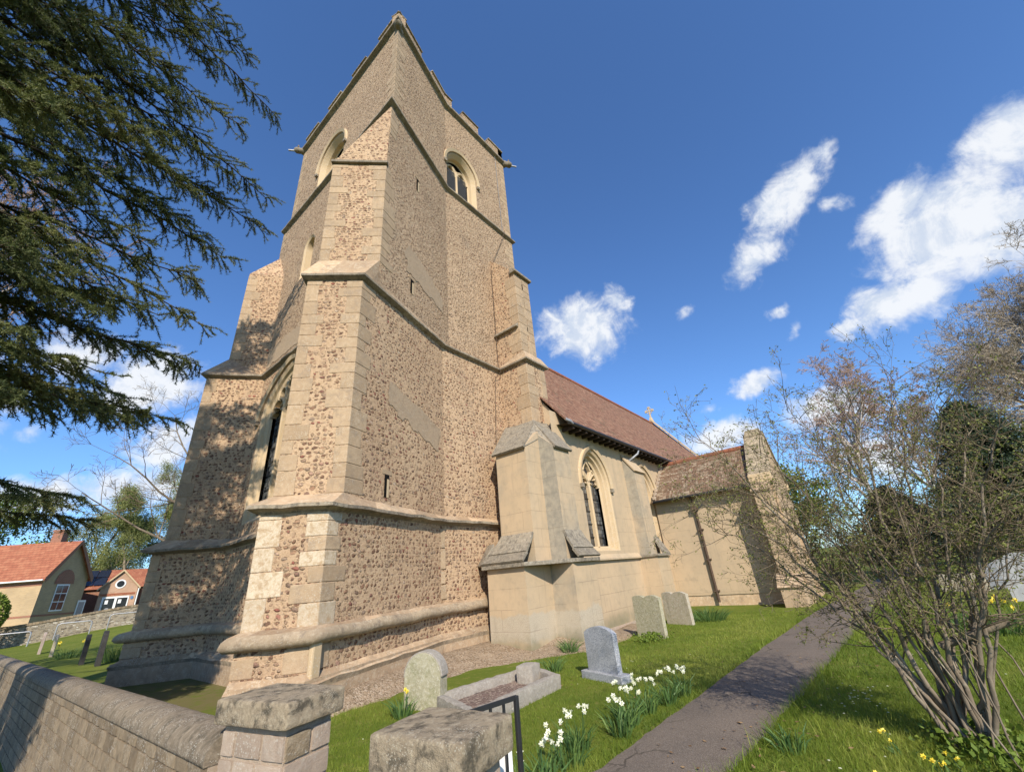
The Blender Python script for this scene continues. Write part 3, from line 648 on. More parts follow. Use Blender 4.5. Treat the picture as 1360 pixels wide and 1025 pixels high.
def window(name, fr, c, h, z0, zs, r, rings, hood=None, lights=2, back='glass', style='curv', lab=None):
    """stone surround with its hood mould, tracery and glazing; c,h,r in metres along the wall"""
    m = MB(); loops = []
    for ins, dep in rings:
        loops.append((aloop(c, h-ins, z0+ins*.6, zs, r-ins*r/h*.92 if r < h else r-ins), dep))
    for (A, da), (B, db) in zip(loops[:-1], loops[1:]): ring(m, fr, A, B, da, db, 'dress', .5)
    o = cpart(m, name)
    if lab: o['label'] = lab
    hi = h-rings[-1][0]; dep = rings[-1][1]; zb = z0+rings[-1][0]*.6; ri = (r-rings[-1][0]*r/h*.92) if r < h else r-rings[-1][0]
    # what closes the opening
    gm = MB(); L = aloop(c, hi+.03, zb-.03, zs, ri+.03)
    gm.face([fr.p(u, z, dep+.10) for u, z in L], 'glass' if back == 'glass' else 'dark')  # behind louvres: a dark sheet, the unlit interior painted as colour
    cpart(gm, 'glazing' if back == 'glass' else 'belfry_shade_sheet', o)
    tm = MB(); d0, d1 = (dep-.06, dep+.09) if style != 'perp' else (dep-.12, dep+.09); w = .105 if lights == 2 else .085
    lw = 2*hi/lights; mz = zs-.02 if style != 'belfry' else zs-.05
    for k in range(1, lights): bar(tm, fr, [(c-hi+lw*k, zb-.02), (c-hi+lw*k, mz+.02)], w, d0, d1, 'dress')
    def ain(x): # height of the inner arch over offset x
        pts = arch(hi, ri, 24)
        return max([z for X, z in pts if abs(X-x) < hi*.09] or [0])
    for k in range(lights):
        lc = -hi+lw*(k+.5); hl = lw/2-.02
        hz = min(.9*lw, ain(abs(lc)+hl*.4)*.8+.05) if style != 'perp' else .55*lw
        bar(tm, fr, [(c+lc+x, mz+z) for x, z in arch(hl, max(hz, hl*.75), 6)], w*.8, d0+.02, d1, 'dress')
        # cusps
        for sx in (-1, 1):
            bar(tm, fr, [(c+lc+sx*hl*.95, mz+hz*.10), (c+lc+sx*hl*.62, mz+hz*.22), (c+lc+sx*hl*.34, mz+hz*.16)], w*.5, d0+.05, d1, 'dress')
            bar(tm, fr, [(c+lc+sx*hl*.80, mz+hz*.55), (c+lc+sx*hl*.46, mz+hz*.52), (c+lc+sx*hl*.30, mz+hz*.42)], w*.45, d0+.05, d1, 'dress')
    if style == 'curv':       # one curving eye over two lights
        top = ri*.93; a0 = lw*.55
        for sx in (-1, 1):
            bar(tm, fr, [(c, mz+.16*ri), (c+sx*hi*.36, mz+.36*ri), (c+sx*hi*.40, mz+.56*ri), (c+sx*hi*.22, mz+.78*ri), (c, mz+.95*ri)], w*.75, d0+.02, d1, 'dress')
            bar(tm, fr, [(c+sx*hi*.36, mz+.36*ri), (c+sx*hi*.66, mz+.50*ri)], w*.6, d0+.03, d1, 'dress')
    if style == 'belfry':
        bar(tm, fr, [(c, mz), (c, mz+.45*ri)], w*1.3, d0, d1, 'dress')
        for sx in (-1, 1): bar(tm, fr, [(c, mz+.40*ri), (c+sx*hi*.34, mz+.62*ri), (c+sx*hi*.52, mz+.60*ri)], w*.9, d0+.01, d1, 'dress')
    if style == 'perp':       # rows of little panels over three lights
        for k in range(0, lights*2+1):
            x = -hi+lw*.5*k
            if abs(x) < hi*.97 and ain(abs(x)) > .3*lw: bar(tm, fr, [(c+x, mz+.45*lw if k % 2 else mz), (c+x, zs+ain(abs(x)))], w*.75, d0+.01, d1, 'dress')
        for k in range(lights*2):
            lc = -hi+lw*.5*(k+.5); hz = ain(abs(lc))
            if hz > lw*.75: bar(tm, fr, [(c+lc+x, zs+hz*.62+z) for x, z in arch(lw*.22, lw*.26, 4)], w*.6, d0+.02, d1, 'dress')
    cpart(tm, 'tracery', o)
    if back == 'louvre':
        for k in range(lights):
            lm = MB(); z = zb+.05; a = c-hi+lw*k+.05; b = c-hi+lw*(k+1)-.05
            while z < zs+ri*.25:
                lm.face([fr.p(a, z, dep-.02), fr.p(b, z, dep-.02), fr.p(b, z+.10, dep+.09), fr.p(a, z+.10, dep+.09)], 'louvre', rnd.random())
                lm.face([fr.p(a, z, dep-.02), fr.p(b, z, dep-.02), fr.p(b, z-.02, dep-.018), fr.p(a, z-.02, dep-.018)], 'louvre', rnd.random()); z += .105
            cpart(lm, 'louvre', o)
    else:                     # saddle bars over the glass
        z = zb+.3
        while z < zs-.05:
            sb = MB(); sb.box(fr.p(c, z, dep+.07), (.02, 2*hi-.1, .02), 'iron', rz=math.atan2(fr.u.y, fr.u.x)+math.pi/2); z += .42; cpart(sb, 'saddle_bar', o)
    if hood:
        hm = MB(); hh, hr, drop = hood
        def crv(e): 
            a = arch(hh+e, hr+e); return [(c-hh-e, zs-drop)]+[(c+x, zs+z) for x, z in a]+[(c+hh+e, zs-drop)]
        i_, o_ = crv(-.07), crv(.05)
        for A, B, da, db in ((i_, i_, .02, -.06), (i_, o_, -.06, -.10), (o_, o_, -.10, -.05), (o_, crv(.09), -.05, .01)):
            ring(hm, fr, A, B, da, db, 'dress' if h < .9 else 'dress', .45, False)
        for sx in (-1, 1):
            hm.box(fr.p(c+sx*(hh-.0), zs-drop-.04, -.04), (.14, .12, .13), 'string', rz=math.atan2(fr.u.y, fr.u.x))
        cpart(hm, 'hood_mould', o)
    return o, aloop(c, h, z0, zs, r)

# --- wall faces of the tower
for i, s in enumerate(ST):
    z0, z1 = s['z0'], s['z1']; mat = 'base' if i == 0 else ('rubble' if i < 4 else 'rubbleup'); bm_ = 'base' if i == 0 else 'rubble'; nx = ST[i+1] if i < 5 else s
    if s['P']:
        zt = 13.1 if i == 4 else z1
        vquad(bnw, s['J2'], s['R2'], z0, zt, bm_); vquad(bnw, s['R2'], s['R'], z0, zt, bm_); vquad(bnw, s['R'], s['J'], z0, zt, bm_)
        vquad(bsw, s['D'], s['Q'], z0, zt, bm_); vquad(bsw, s['Q'], s['P'], z0, zt, bm_); vquad(bsw, s['P'], s['C'], z0, zt, bm_)
    seE = (SEX, s['sy']) if i > 2 else (10.0, s['sy'])
    if i != 5: vquad(wallm, s['C'], s['K'], z0, z1, mat)
    else: vquad(wallm, s['C'], s['K'], z0, z1, mat)
    if i < 5: vquad(wallm, s['K'], seE, z0, z1, mat)
    if i < 3: vquad(wallm, s['J'], s['D'], z0, z1, mat)
    if i > 2:
        vquad(wallm, (SEX, s['sy']), (SEX, NEY), z0, z1, mat); vquad(wallm, (SEX, NEY), s['NW'], z0, z1, mat)
    else: vquad(wallm, (SEX, NEY), s['NW'], z0, z1, mat)
s5, s4, s3 = ST[5], ST[4], ST[3]
frW3 = Frame((s3['wx'], 16.0), (s3['wx'], 6.0)); frW4 = Frame((s4['wx'], 16.0), (s4['wx'], 6.0)); frW5 = Frame((s5['wx'], 16.0), (s5['wx'], 6.0)); frS5 = Frame((0, s5['sy']), (20, s5['sy']))
_, hole = window('west_window', frW3, 4.0, 1.78, 3.62, 6.85, 1.38, [(0, 0), (.12, .05), (.17, .12), (.28, .15), (.34, .22)], (1.96, 1.52, .06), 3, 'glass', 'perp')
wall_holes(wallm, frW3, [(16-s3['NW'][1], 3.05), (16-s3['C'][1], 3.05), (16-s3['C'][1], 8.5), (16-s3['NW'][1], 8.5)], [hole], 'rubble')
_, hole = window('lancet_window', frW4, 3.58, .40, 11.95, 13.35, .46, [(0, 0), (.08, .05), (.12, .30), (.14, .42)], None, 1, 'glass', 'plain')
wall_holes(wallm, frW4, [(16-s4['NW'][1], 8.5), (16-s4['C'][1], 8.5), (16-s4['C'][1], 16.06), (16-s4['NW'][1], 16.06)], [hole], 'rubbleup')
_, hole = window('belfry_window', frW5, 3.95, 1.02, 16.25, 18.05, 1.12, [(0, 0), (.03, .03), (.16, .20), (.18, .34), (.24, .38)], (1.14, 1.24, .12), 2, 'louvre', 'belfry', 'belfry window on the west face, seen obliquely')
wall_holes(wallm, frW5, [(16-s5['NW'][1], 16.06), (16-s5['C'][1], 16.06), (16-s5['C'][1], 21.6), (16-s5['NW'][1], 21.6)], [hole], 'rubbleup')
_, hole = window('belfry_window', frS5, 8.88, .88, 16.25, 17.95, 1.02, [(0, 0), (.03, .03), (.14, .18), (.16, .32), (.21, .36)], (1.0, 1.14, .12), 2, 'louvre', 'belfry', 'louvred belfry window on the south face')
wall_holes(wallm, frS5, [(s5['K'][0], 16.06), (SEX, 16.06), (SEX, 21.6), (s5['K'][0], 21.6)], [hole], 'rubbleup')
tower = cpart(wallm, 'tower_wall')
# buttress heads that die back into the wall
C = s4['C']; P_, Q_, D_ = s4['P'], s4['Q'], s4['D']
bsw.face([(Q_[0], Q_[1], 13.1), (P_[0], P_[1], 13.1), (C[0], C[1], 16.0)], 'rubble', .4); bsw.face([(D_[0], D_[1], 13.1), (Q_[0], Q_[1], 13.1), (C[0], C[1], 16.0)], 'rubble', .4)
bsw.face([(P_[0], P_[1], 13.1), (C[0], C[1], 13.1), (C[0], C[1], 16.0)], 'rubble')
NWc = (4.56, 15.2, 14.56)
for a, b in ((s4['R'], s4['R2']), (s4['J'], s4['R']), (s4['R2'], s4['J2'])): bnw.face([(a[0], a[1], 13.1), (b[0], b[1], 13.1), NWc], 'rubble')
butt_sw = cpart(bsw, 'tower_buttress')
def ledge(a, b_, z, out, parent):
    d = Vector((b_[0]-a[0], b_[1]-a[1])).normalized(); n_ = Vector((d.y, -d.x)); q = [Vector(a)-d*.05+n_*out, Vector(b_)+d*.05+n_*out, Vector(b_)+d*.05-n_*.05, Vector(a)-d*.05-n_*.05]
    m = MB(); m.prism([tuple(v) for v in q], z-.09, [z, z, z+.10, z+.10], 'string', .3); return cpart(m, 'drip_ledge', parent, bevel=.015)
ledge(Q_, P_, 13.1, .09, butt_sw)
butt_nw = cpart(bnw, 'tower_buttress')
# south-east buttress of the tower
b = MB(); x0, x1 = 10.36, 11.45
b.prism([(x0, 7.36), (x1, 7.36), (x1, 8.7), (x0, 8.7)], 3.0, 8.5, 'rubble', bottom=False)
b.prism([(x0-.02, 7.45), (x1-.25, 7.45), (x1-.25, 8.75), (x0-.02, 8.75)], 8.5, [12.55, 12.55, 13.95, 13.95], 'rubble', bottom=False)
butt_se = cpart(b, 'tower_buttress')
for q_, za, zb in (([(x0-.12, 7.33), (x1-.12, 7.33), (x1-.12, 7.62), (x0-.12, 7.62)], 12.46, [12.56, 12.56, 12.75, 12.75]), ([(x0-.16, 7.5), (x0+.05, 7.5), (x0+.05, 8.62), (x0-.16, 8.62)], 9.95, [10.02, 10.22, 10.22, 10.02])):
    b = MB(); b.prism(q_, za, zb, 'string'); cpart(b, 'drip_ledge', butt_se, bevel=.02)

# --- string courses, swept round walls and buttresses together
def offset_path(L, d):
    out = []
    ns = []
    for a, b_ in zip(L[:-1], L[1:]):
        dx, dy = b_[0]-a[0], b_[1]-a[1]; l = math.hypot(dx, dy); ns.append((dy/l, -dx/l))
    for i, q in enumerate(L):
        n1 = ns[max(0, i-1)]; n2 = ns[min(len(ns)-1, i)]; sx, sy = n1[0]+n2[0], n1[1]+n2[1]; k = 2/(sx*sx+sy*sy+1e-9)
        k = min(k, 2.2); out.append((q[0]+sx*k*d, q[1]+sy*k*d))
    return out
def string(name, low, up, prof, mat, seed, rise=None, parent=church, rough=.012):
    """prof: (out from the lower face, z) from the underside up; the last ring runs to the face above, raised by rise[i]"""
    m = MB(); rings = [offset_path(low, d) for d, z in prof]; n = len(low); rise = rise or [.08]*n; rows = [[] for _ in range(len(prof)+1)]
    for i in range(n-1):
        k = max(1, int(math.dist(low[i], low[i+1])/.22)); last = i == n-2
        for j in range(k+(1 if last else 0)):
            f = j/k
            for r_, (R_, (d, z)) in enumerate(zip(rings, prof)):
                x = R_[i][0]+(R_[i+1][0]-R_[i][0])*f; y = R_[i][1]+(R_[i+1][1]-R_[i][1])*f
                a = rough if 0 < r_ else 0
                rows[r_].append((x+a*noise.noise(Vector((x*4, y*4, z*3+seed))), y+a*noise.noise(Vector((x*4+9, y*4, z*3+seed))), z+a*1.4*noise.noise(Vector((x*2.3, y*2.3, seed+5)))))
            x = up[i][0]+(up[i+1][0]-up[i][0])*f; y = up[i][1]+(up[i+1][1]-up[i][1])*f
            rows[-1].append((x, y, prof[-1][1]+rise[i]+(rise[i+1]-rise[i])*f+.02*noise.noise(Vector((x*3, y*3, seed)))))
    L = len(rows[0]); tn = [rnd.uniform(.12, .85) for _ in range(L)]
    m.grid(rows[:-1], mat, lambda a, b_: tn[(b_//3) % L], mat == 'roll'); m.grid(rows[-2:], 'base', lambda a, b_: tn[(b_//2) % L], False)
    return cpart(m, name, parent)
def path_of(s, se='wall', inset=0.0):
    L = [s['J2'], s['R2'], s['R'], s['J'], s['D'], s['Q'], s['P'], s['C'], s['K']]
    if se == 'wall': L += [(9.9, s['sy'])]
    if se == 'butt': L += [(x0-inset, s['sy']), (x0-inset, 7.36+inset*1.2), (x1-inset*2, 7.36+inset*1.2), (x1-inset*2, 8.4)]
    return L
string('string_course', path_of(ST[0]), path_of(ST[1]), [(.0, .36), (.03, .44)], 'roll', 1, [.12]*10, rough=.02)
string('string_course', path_of(ST[1]), path_of(ST[2]), [(.0, .93), (.12, .95), (.175, 1.02), (.15, 1.10), (.10, 1.15)], 'roll', 2, [.05]*10, rough=.02)
string('string_course', path_of(ST[2]), path_of(ST[3]), [(.0, 2.99), (.05, 3.02), (.18, 3.06), (.18, 3.12)], 'string', 3, [.24, .24, .24, .18, .18, .24, .24, .18, .13, .12], rough=.022)
string('string_course', path_of(ST[3], 'butt'), path_of(ST[4], 'butt', .03), [(.0, 8.44), (.05, 8.46), (.13, 8.50), (.13, 8.56)], 'string', 4, [.75, .75, .75, .1, .1, .78, .78, .12, .10, .10, .35, .35, .35])
string('string_course', [s4['NW'], s4['C'], s4['K'], (SEX, s4['sy']), (SEX, NEY)], [s5['NW'], s5['C'], s5['K'], (SEX, s5['sy']), (SEX, NEY)], [(0, 15.98), (.04, 16.0), (.14, 16.05), (.14, 16.12)], 'string', 5, [.10]*5)
top_path = [(SEX-.0, NEY), s5['NW'], s5['C'], s5['K'], (SEX, s5['sy']), (SEX, NEY)]
string('string_course', top_path, top_path, [(0, 21.50), (.05, 21.53), (.17, 21.58), (.17, 21.68)], 'string', 6, [.14]*6)
# parapet with its battlements: four merlons to a side, the corner ones wrapping round
pm = MB(); CAPS = []
def parapet_run(a, b_, cuts):
    fr = Frame(a, b_); T = .32
    def seg(u0, u1, zt):
        q = [fr.p(u0, 0), fr.p(u1, 0), fr.p(u1, 0, T), fr.p(u0, 0, T)]; pm.prism([(v.x, v.y) for v in q], 21.6, zt-.09, 'rubbleup')
        q = [fr.p(u0-.02, 0, -.06), fr.p(u1+.02, 0, -.06), fr.p(u1+.02, 0, T+.05), fr.p(u0-.02, 0, T+.05)]; mid = zt
        cm = MB(); cm.prism([(v.x, v.y) for v in q], zt-.09, [zt-.03, zt-.03, zt-.03, zt-.03], 'coping', rnd.random()); CAPS.append(cm)
    u = 0
    for u0, u1 in cuts: seg(u, u0, 22.62); seg(u0, u1, 22.0); u = u1
    seg(u, fr.len, 22.62)
Cc, Kk = s5['C'], s5['K']
parapet_run(Cc, Kk, [(1.55, 2.35)]); parapet_run(Kk, (SEX, s5['sy']), [(.45, 1.15), (2.25, 3.0)])
parapet_run(s5['NW'], Cc, [(1.25, 2.2), (3.35, 4.3), (5.4, 6.35)]); parapet_run((SEX, s5['sy']), (SEX, NEY), [(1.2, 2.0), (3.2, 4.0), (5, 5.8)]); parapet_run((SEX, NEY), s5['NW'], [(1.2, 2.0), (3.2, 4.0), (5, 5.8)])
par = cpart(pm, 'parapet'); [cpart(q_, 'merlon_cap', par, bevel=.015) for q_ in CAPS]
b = MB(); b.face([(4.8, 7.9, 21.7), (8, 8.8, 21.7), (11.9, 8.8, 21.7), (11.9, 15.2, 21.7), (4.8, 15.2, 21.7)], 'lead'); cpart(b, 'tower_roof')
# gargoyle heads and lead spouts on the corners
def gargoyle(x, y, dx, dy, spout, zc=21.62):
    m = MB(); l = math.hypot(dx, dy); dx, dy = dx/l, dy/l; rows = []
    for t_, r_ in ((-.1, .16), (.08, .17), (.18, .13), (.27, .15), (.36, .16), (.44, .11), (.5, .04)):
        row = []
        for k in range(10):
            a = 2*math.pi*k/10; rr = r_*(1+.22*noise.noise(Vector((t_*9+x, k*1.3, y))))
            row.append((x+dx*t_-dy*math.cos(a)*rr, y+dy*t_+dx*math.cos(a)*rr, zc-.05*t_+math.sin(a)*rr*1.1))
        rows.append(row)
    m.grid(rows, 'string', .3, True, True)
    for sx in (-1, 1): m.box((x+dx*.3-dy*.1*sx, y+dy*.3+dx*.1*sx, zc+.16), (.06, .06, .12), 'string', .3)
    o = cpart(m, 'gargoyle')
    if spout:
        m = MB(); m.tube([(x+dx*.3, y+dy*.3, 21.56), (x+dx*.72, y+dy*.72, 21.48)], .045, 'lead', 8); cpart(m, 'water_spout', o)
gargoyle(Cc[0]+.16, Cc[1]+.16, -.7, -.7, False, 21.42); gargoyle(SEX, s5['sy']-.02, .75, -.65, True); gargoyle(s5['wx'], NEY-.05, -.8, .5, True)
# stair slits in the bulge
frA = Frame(s3['C'], s3['K']); frA4 = Frame(s4['C'], s4['K'])
for fr, u, za, zb in ((frA, (5.23-s3['C'][0])/frA.u.x, 3.42, 3.92), (frA4, (5.84-s4['C'][0])/frA4.u.x, 9.28, 9.78), (frA4, (6.02-s4['C'][0])/frA4.u.x, 13.72, 14.28)):
    m = MB()
    m.box(fr.p(u, zb+.05, .045), (.34, .11, .10), 'ashlar', .4, rz=math.atan2(fr.u.y, fr.u.x))
    m.face([fr.p(u-.08, za, -.012), fr.p(u+.08, za, -.012), fr.p(u+.08, zb, -.012), fr.p(u-.08, zb, -.012)], 'dark')  # flat panel on the wall face, the slit's inner shade painted black
    m.box(fr.p(u+.045, (za+zb)/2-.05, -.005), (.07, .02, zb-za-.10), 'dress', .5, rz=math.atan2(fr.u.y, fr.u.x))  # pale strip on the face, painted sunlight on the right reveal
    cpart(m, 'slit_window')
# grey cement repairs
def patch(fr, pts, seed):
    m = MB(); L = []
    for a, b_ in zip(pts, pts[1:]+pts[:1]):
        for k in range(44):
            f = k/44; u = a[0]+(b_[0]-a[0])*f; z = a[1]+(b_[1]-a[1])*f
            L.append((u+.14*noise.noise(Vector((u*3, z*3, seed)))+.05*noise.noise(Vector((u*14, z*14, seed))), z+.12*noise.noise(Vector((u*3, z*3, seed+4)))+.06*noise.noise(Vector((u*13, z*13, seed+2)))))
    loops = [[fr.p(u, z, -.012) for u, z in L]]
    for tri in tessellate_polygon(loops): m.face([loops[0][i] for i in tri], 'patch')
    cpart(m, 'cement_patch', recalc=False)
uA = lambda fr, x, s: (x-s['C'][0])/fr.u.x
patch(frA, [(uA(frA, 5.15, s3), 5.75), (uA(frA, 5.6, s3), 5.45), (uA(frA, 7.3, s3), 4.95), (uA(frA, 7.4, s3), 5.65), (uA(frA, 6.2, s3), 6.0), (uA(frA, 5.2, s3), 6.15)], 3)
patch(frA4, [(uA(frA4, 5.55, s4), 9.95), (uA(frA4, 7.55, s4), 9.75), (uA(frA4, 7.6, s4), 10.25), (uA(frA4, 6.6, s4), 10.7), (uA(frA4, 5.5, s4), 10.9)], 8)
patch(frW4, [(1.6, 8.95), (4.6, 9.0), (4.7, 9.55), (3.0, 9.75), (1.6, 9.6)], 12)
# lightning conductor
m = MB(); m.tube([(11.35, 8.60, 21.5), (11.37, 8.59, 16.3)], .009, 'lead', 5); m.tube([(11.37, 8.45, 16.2), (11.3, 8.56, 15.8), (10.28, 8.55, 13.4), (10.22, 8.52, 8.7), (10.2, 8.4, 8.4), (10.0, 8.53, 8.1), (9.75, 8.52, 5.0), (9.62, 8.46, 3.4), (9.6, 8.3, 3.0), (9.45, 8.42, 1.3), (9.4, 8.2, .95), (9.3, 8.25, .1)], .010, 'rust', 5); cpart(m, 'conductor_cable')

# --- quoins: long and short dressed blocks on every corner
def quoins(parent, Pt, dA, dB, z0, z1, mat='ashlar', h=.30, la=.50, sb=.27, seed=0, pale=0.0, e=.010):
    r_ = random.Random(seed); m = MB(); dA = Vector(dA).normalized(); dB = Vector(dB).normalized(); Pv = Vector(Pt)
    nA = Vector((dA.y, -dA.x)); nA = nA if nA.dot(dB) < 0 else -nA; nB = Vector((dB.y, -dB.x)); nB = nB if nB.dot(dA) < 0 else -nB
    c = 1/(1+nA.dot(nB)); z = z0; k = 0
    while z < z1-.08:
        hh = min(h*r_.uniform(.62, 1.35), z1-z); a, b_ = (la, sb) if (k+(r_.random() < .18)) % 2 else (sb, la); a *= r_.uniform(.7, 1.25); b_ *= r_.uniform(.7, 1.2)
        q = [Pv+dA*a+nA*e, Pv+(nA+nB)*c*e, Pv+dB*b_+nB*e, Pv+dB*b_-nB*.04, Pv-(nA+nB)*c*.04, Pv+dA*a-nA*.04]
        t_ = r_.uniform(.32, .62); mat_ = 'pale' if pale and r_.random() < .62 else mat
        m.prism([(v.x, v.y) for v in q], z+.005, z+hh-.005, mat_, t_); z += hh; k += 1
    return cpart(m, 'quoin', parent, bevel=.012)
def dirn(a, b_): return (b_[0]-a[0], b_[1]-a[1])
for i in (1, 2, 3, 4):
    s = ST[i]; zt = 13.0 if i == 4 else s['z1']-.08; zb = {1: .58, 2: 1.18, 3: 3.36, 4: 9.3}[i]
    quoins(butt_sw, s['P'], dirn(s['P'], s['Q']), dirn(s['P'], s['C']), zb, zt, h=.36, la=.46, sb=.30, seed=10+i, pale=.35 if i == 2 else 0)
    quoins(butt_sw, s['Q'], dirn(s['Q'], s['P']), dirn(s['Q'], s['D']), zb, zt, h=.36, la=.44, sb=.30, seed=20+i, pale=.35 if i == 2 else 0)
    quoins(butt_nw, s['R'], dirn(s['R'], s['J']), dirn(s['R'], s['R2']), zb, zt, h=.36, la=.46, sb=.30, seed=30+i)
quoins(tower, s5['C'], dirn(s5['C'], s5['NW']), dirn(s5['C'], s5['K']), 16.3, 21.5, h=.30, la=.48, sb=.26, seed=41)
quoins(tower, s4['C'], (0, 1), dirn(s4['C'], s4['K']), 14.6, 15.98, h=.30, la=.40, sb=.26, seed=44)
quoins(tower, (SEX, s5['sy']), (-1, 0), (0, 1), 16.3, 21.5, h=.30, la=.48, sb=.28, seed=42)
quoins(tower, s5['NW'], (0, -1), (1, 0), 16.3, 21.5, h=.30, la=.48, sb=.28, seed=43); quoins(tower, s4['NW'], (0, -1), (1, 0), 14.8, 16.0, h=.30, la=.48, sb=.28, seed=45)
quoins(tower, (SEX, s4['sy']), (-1, 0), (0, 1), 14.0, 15.98, h=.30, la=.48, sb=.28, seed=46)
quoins(butt_se, (x0-.02, 7.45), (1, 0), (0, 1), 8.95, 12.4, h=.42, la=.42, sb=.5, seed=51); quoins(butt_se, (x1-.25, 7.45), (-1, 0), (0, 1), 8.95, 12.4, h=.42, la=.4, sb=.4, seed=52)
quoins(butt_se, (x0, 7.36), (1, 0), (0, 1), 6.2, 8.36, h=.5, la=.42, sb=.5, seed=53); quoins(butt_se, (x1, 7.36), (-1, 0), (0, 1), 6.2, 8.36, h=.5, la=.35, sb=.4, seed=54)
m = MB(); q = Vector(ST[1]['P']); m.box((q.x+.10, q.y-.02, .73), (.20, .10, .52), 'dress', .5, math.radians(19)); cpart(m, 'dressed_block', butt_sw, bevel=.03)
m = MB()   # vertical joint of dressed stones under the first string, where the bulge meets the flat wall
for k, (za, zb, w) in enumerate(((2.45, 2.9, .34), (1.95, 2.42, .26), (1.62, 1.9, .34), (1.28, 1.58, .30))): m.box((7.42-.08+.06*(k % 2), 8.535, (za+zb)/2), (w, .05, zb-za), 'ashlar', .35+.2*(k % 3))
cpart(m, 'dressed_block', tower, bevel=.012)

# --- nave
NY, NX0, NX1, EY, EZ, RY, RZ = 6.84, 10.62, 34.3, 6.40, 6.02, 11.6, 12.6
frN = Frame((0, NY), (40, NY)); nm = MB()
NRINGS = [(0, 0), (.06, .04), (.09, .13), (.16, .15), (.19, .26), (.27, .30)]
_, h1 = window('nave_window', frN, 13.02, .98, 2.14, 4.30, 1.22, NRINGS, (1.05, 1.34, .10), 2, 'glass', 'curv', 'traceried nave window between the buttresses')
_, h2 = window('nave_window', frN, 17.42, .98, 2.14, 4.25, 1.22, NRINGS, (1.05, 1.34, .10), 2, 'glass', 'curv', 'traceried nave window half hidden by porch')
wall_holes(nm, frN, [(NX0, -.4), (NX1, -.4), (NX1, 6.5), (NX0, 6.5)], [h1, h2], 'render')
nm.face([(NX1, NY, -.4), (NX1, 16.4, -.4), (NX1, 16.4, 6.5), (NX1, RY, 12.75), (NX1, NY, 6.5)], 'render'); nm.face([(NX1, 16.4, -.4), (12, 16.4, -.4), (12, 16.4, 6.5), (NX1, 16.4, 6.5)], 'render')
nm.face([(11.06, NY, 5), (11.06, NY, 6.4), (11.06, RY, 12.4), (11.06, 16.4, 6.4), (11.06, 16.4, 0), (11.06, 10, 0)], 'render')
nave = cpart(nm, 'nave_wall')
m = MB(); sl = (RZ-EZ)/(RY-EY)
def roof_plane(m, x0_, x1_, ya, za, yb, zb, mat, n=60):
    rows = []
    for i in range(n+1):
        x = x0_+(x1_-x0_)*i/n
        rows.append([(x, ya+(yb-ya)*f, za+(zb-za)*f+.035*noise.noise(Vector((x*.5, f*4, 1)))-.05*math.sin(math.pi*f)*.5) for f in (0, .15, .3, .45, .6, .75, .9, 1)])
    m.grid(rows, mat, .5, True)
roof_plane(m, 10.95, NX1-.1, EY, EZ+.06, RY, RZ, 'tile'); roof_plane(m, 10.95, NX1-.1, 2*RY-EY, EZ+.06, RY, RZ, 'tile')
m.face([(10.95, EY, EZ+.06), (NX1-.1, EY, EZ+.06), (NX1-.1, EY, EZ), (10.95, EY, EZ)], 'tile'); m.face([(10.95, EY, EZ), (10.95, RY, RZ-.08), (10.95, RY, RZ), (10.95, EY, EZ+.06)], 'tile')
roof = cpart(m, 'nave_roof', recalc=False)
m = MB(); x = 12.1
while x < NX1-.3:
    m.tube([(x, RY, RZ-.01), (x+.40, RY, RZ-.01)], .13, 'ridge', 8, rnd.random()); x += .41
cpart(m, 'ridge_tile', roof)
m = MB(); m.face([(10.95, EY+.02, EZ-.02), (NX1, EY+.02, EZ-.02), (NX1, NY, EZ+.03), (10.95, NY, EZ+.03)], 'wood')
x = 11.3
while x < 22: m.box((x, 6.62, EZ-.09), (.10, .44, .12), 'wood'); x += .42
cpart(m, 'eaves_board', roof, recalc=False)
m = MB(); m.tube([(10.98, EY-.03, EZ+.0), (22.4, EY-.03, EZ-.01)], .065, 'iron', 10); cpart(m, 'gutter'); m = MB(); m.tube([(10.9, EY+.02, EZ+.10), (11.02, EY-.08, EZ+.02), (11.14, EY-.10, EZ-.05)], [.05, .05, .025], 'lead', 7); cpart(m, 'rainwater_shoe')
m = MB(); m.tube([(16.35, EY-.02, EZ-.05), (16.25, EY+.0, EZ-.22), (15.95, 6.72, EZ-.48), (15.93, 6.78, EZ-.75)], .045, 'lead', 8); cpart(m, 'swan_neck')
# east gable coping and its stone cross
m = MB(); dy, dz = RY-(NY-.3), RZ+.25-6.15
for sgn in (1, -1):
    q = []
    for f0, f1 in [(k/9, (k+1)/9) for k in range(9)]:
        ya, yb = RY-sgn*dy*(1-f0), RY-sgn*dy*(1-f1); za, zb = 6.15+dz*f0, 6.15+dz*f1
        for side in (0,):
            A = [(NX1-.35, ya, za), (NX1+.12, ya, za), (NX1+.12, yb, zb), (NX1-.35, yb, zb)]; B = [(x_, y_, z_+.16) for x_, y_, z_ in A]
            tn_ = rnd.uniform(.3, .7)
            m.face(B, 'dress', tn_); m.face(A, 'dress', tn_)
            for i_ in range(4): m.face([A[i_], A[(i_+1) % 4], B[(i_+1) % 4], B[i_]], 'dress', tn_)
cop = cpart(m, 'gable_coping')
m = MB(); zc = RZ+.26; X_ = NX1-.12
m.prism([(X_-.22, RY-.18), (X_+.22, RY-.18), (X_+.22, RY+.18), (X_-.22, RY+.18)], zc-.1, zc+.35, 'dress', .5, [(X_-.11, RY-.08), (X_+.11, RY-.08), (X_+.11, RY+.08), (X_-.11, RY+.08)])
m.box((X_, RY, zc+.80), (.12, .11, .95), 'dress'); m.box((X_, RY, zc+.95), (.10, .68, .12), 'dress')
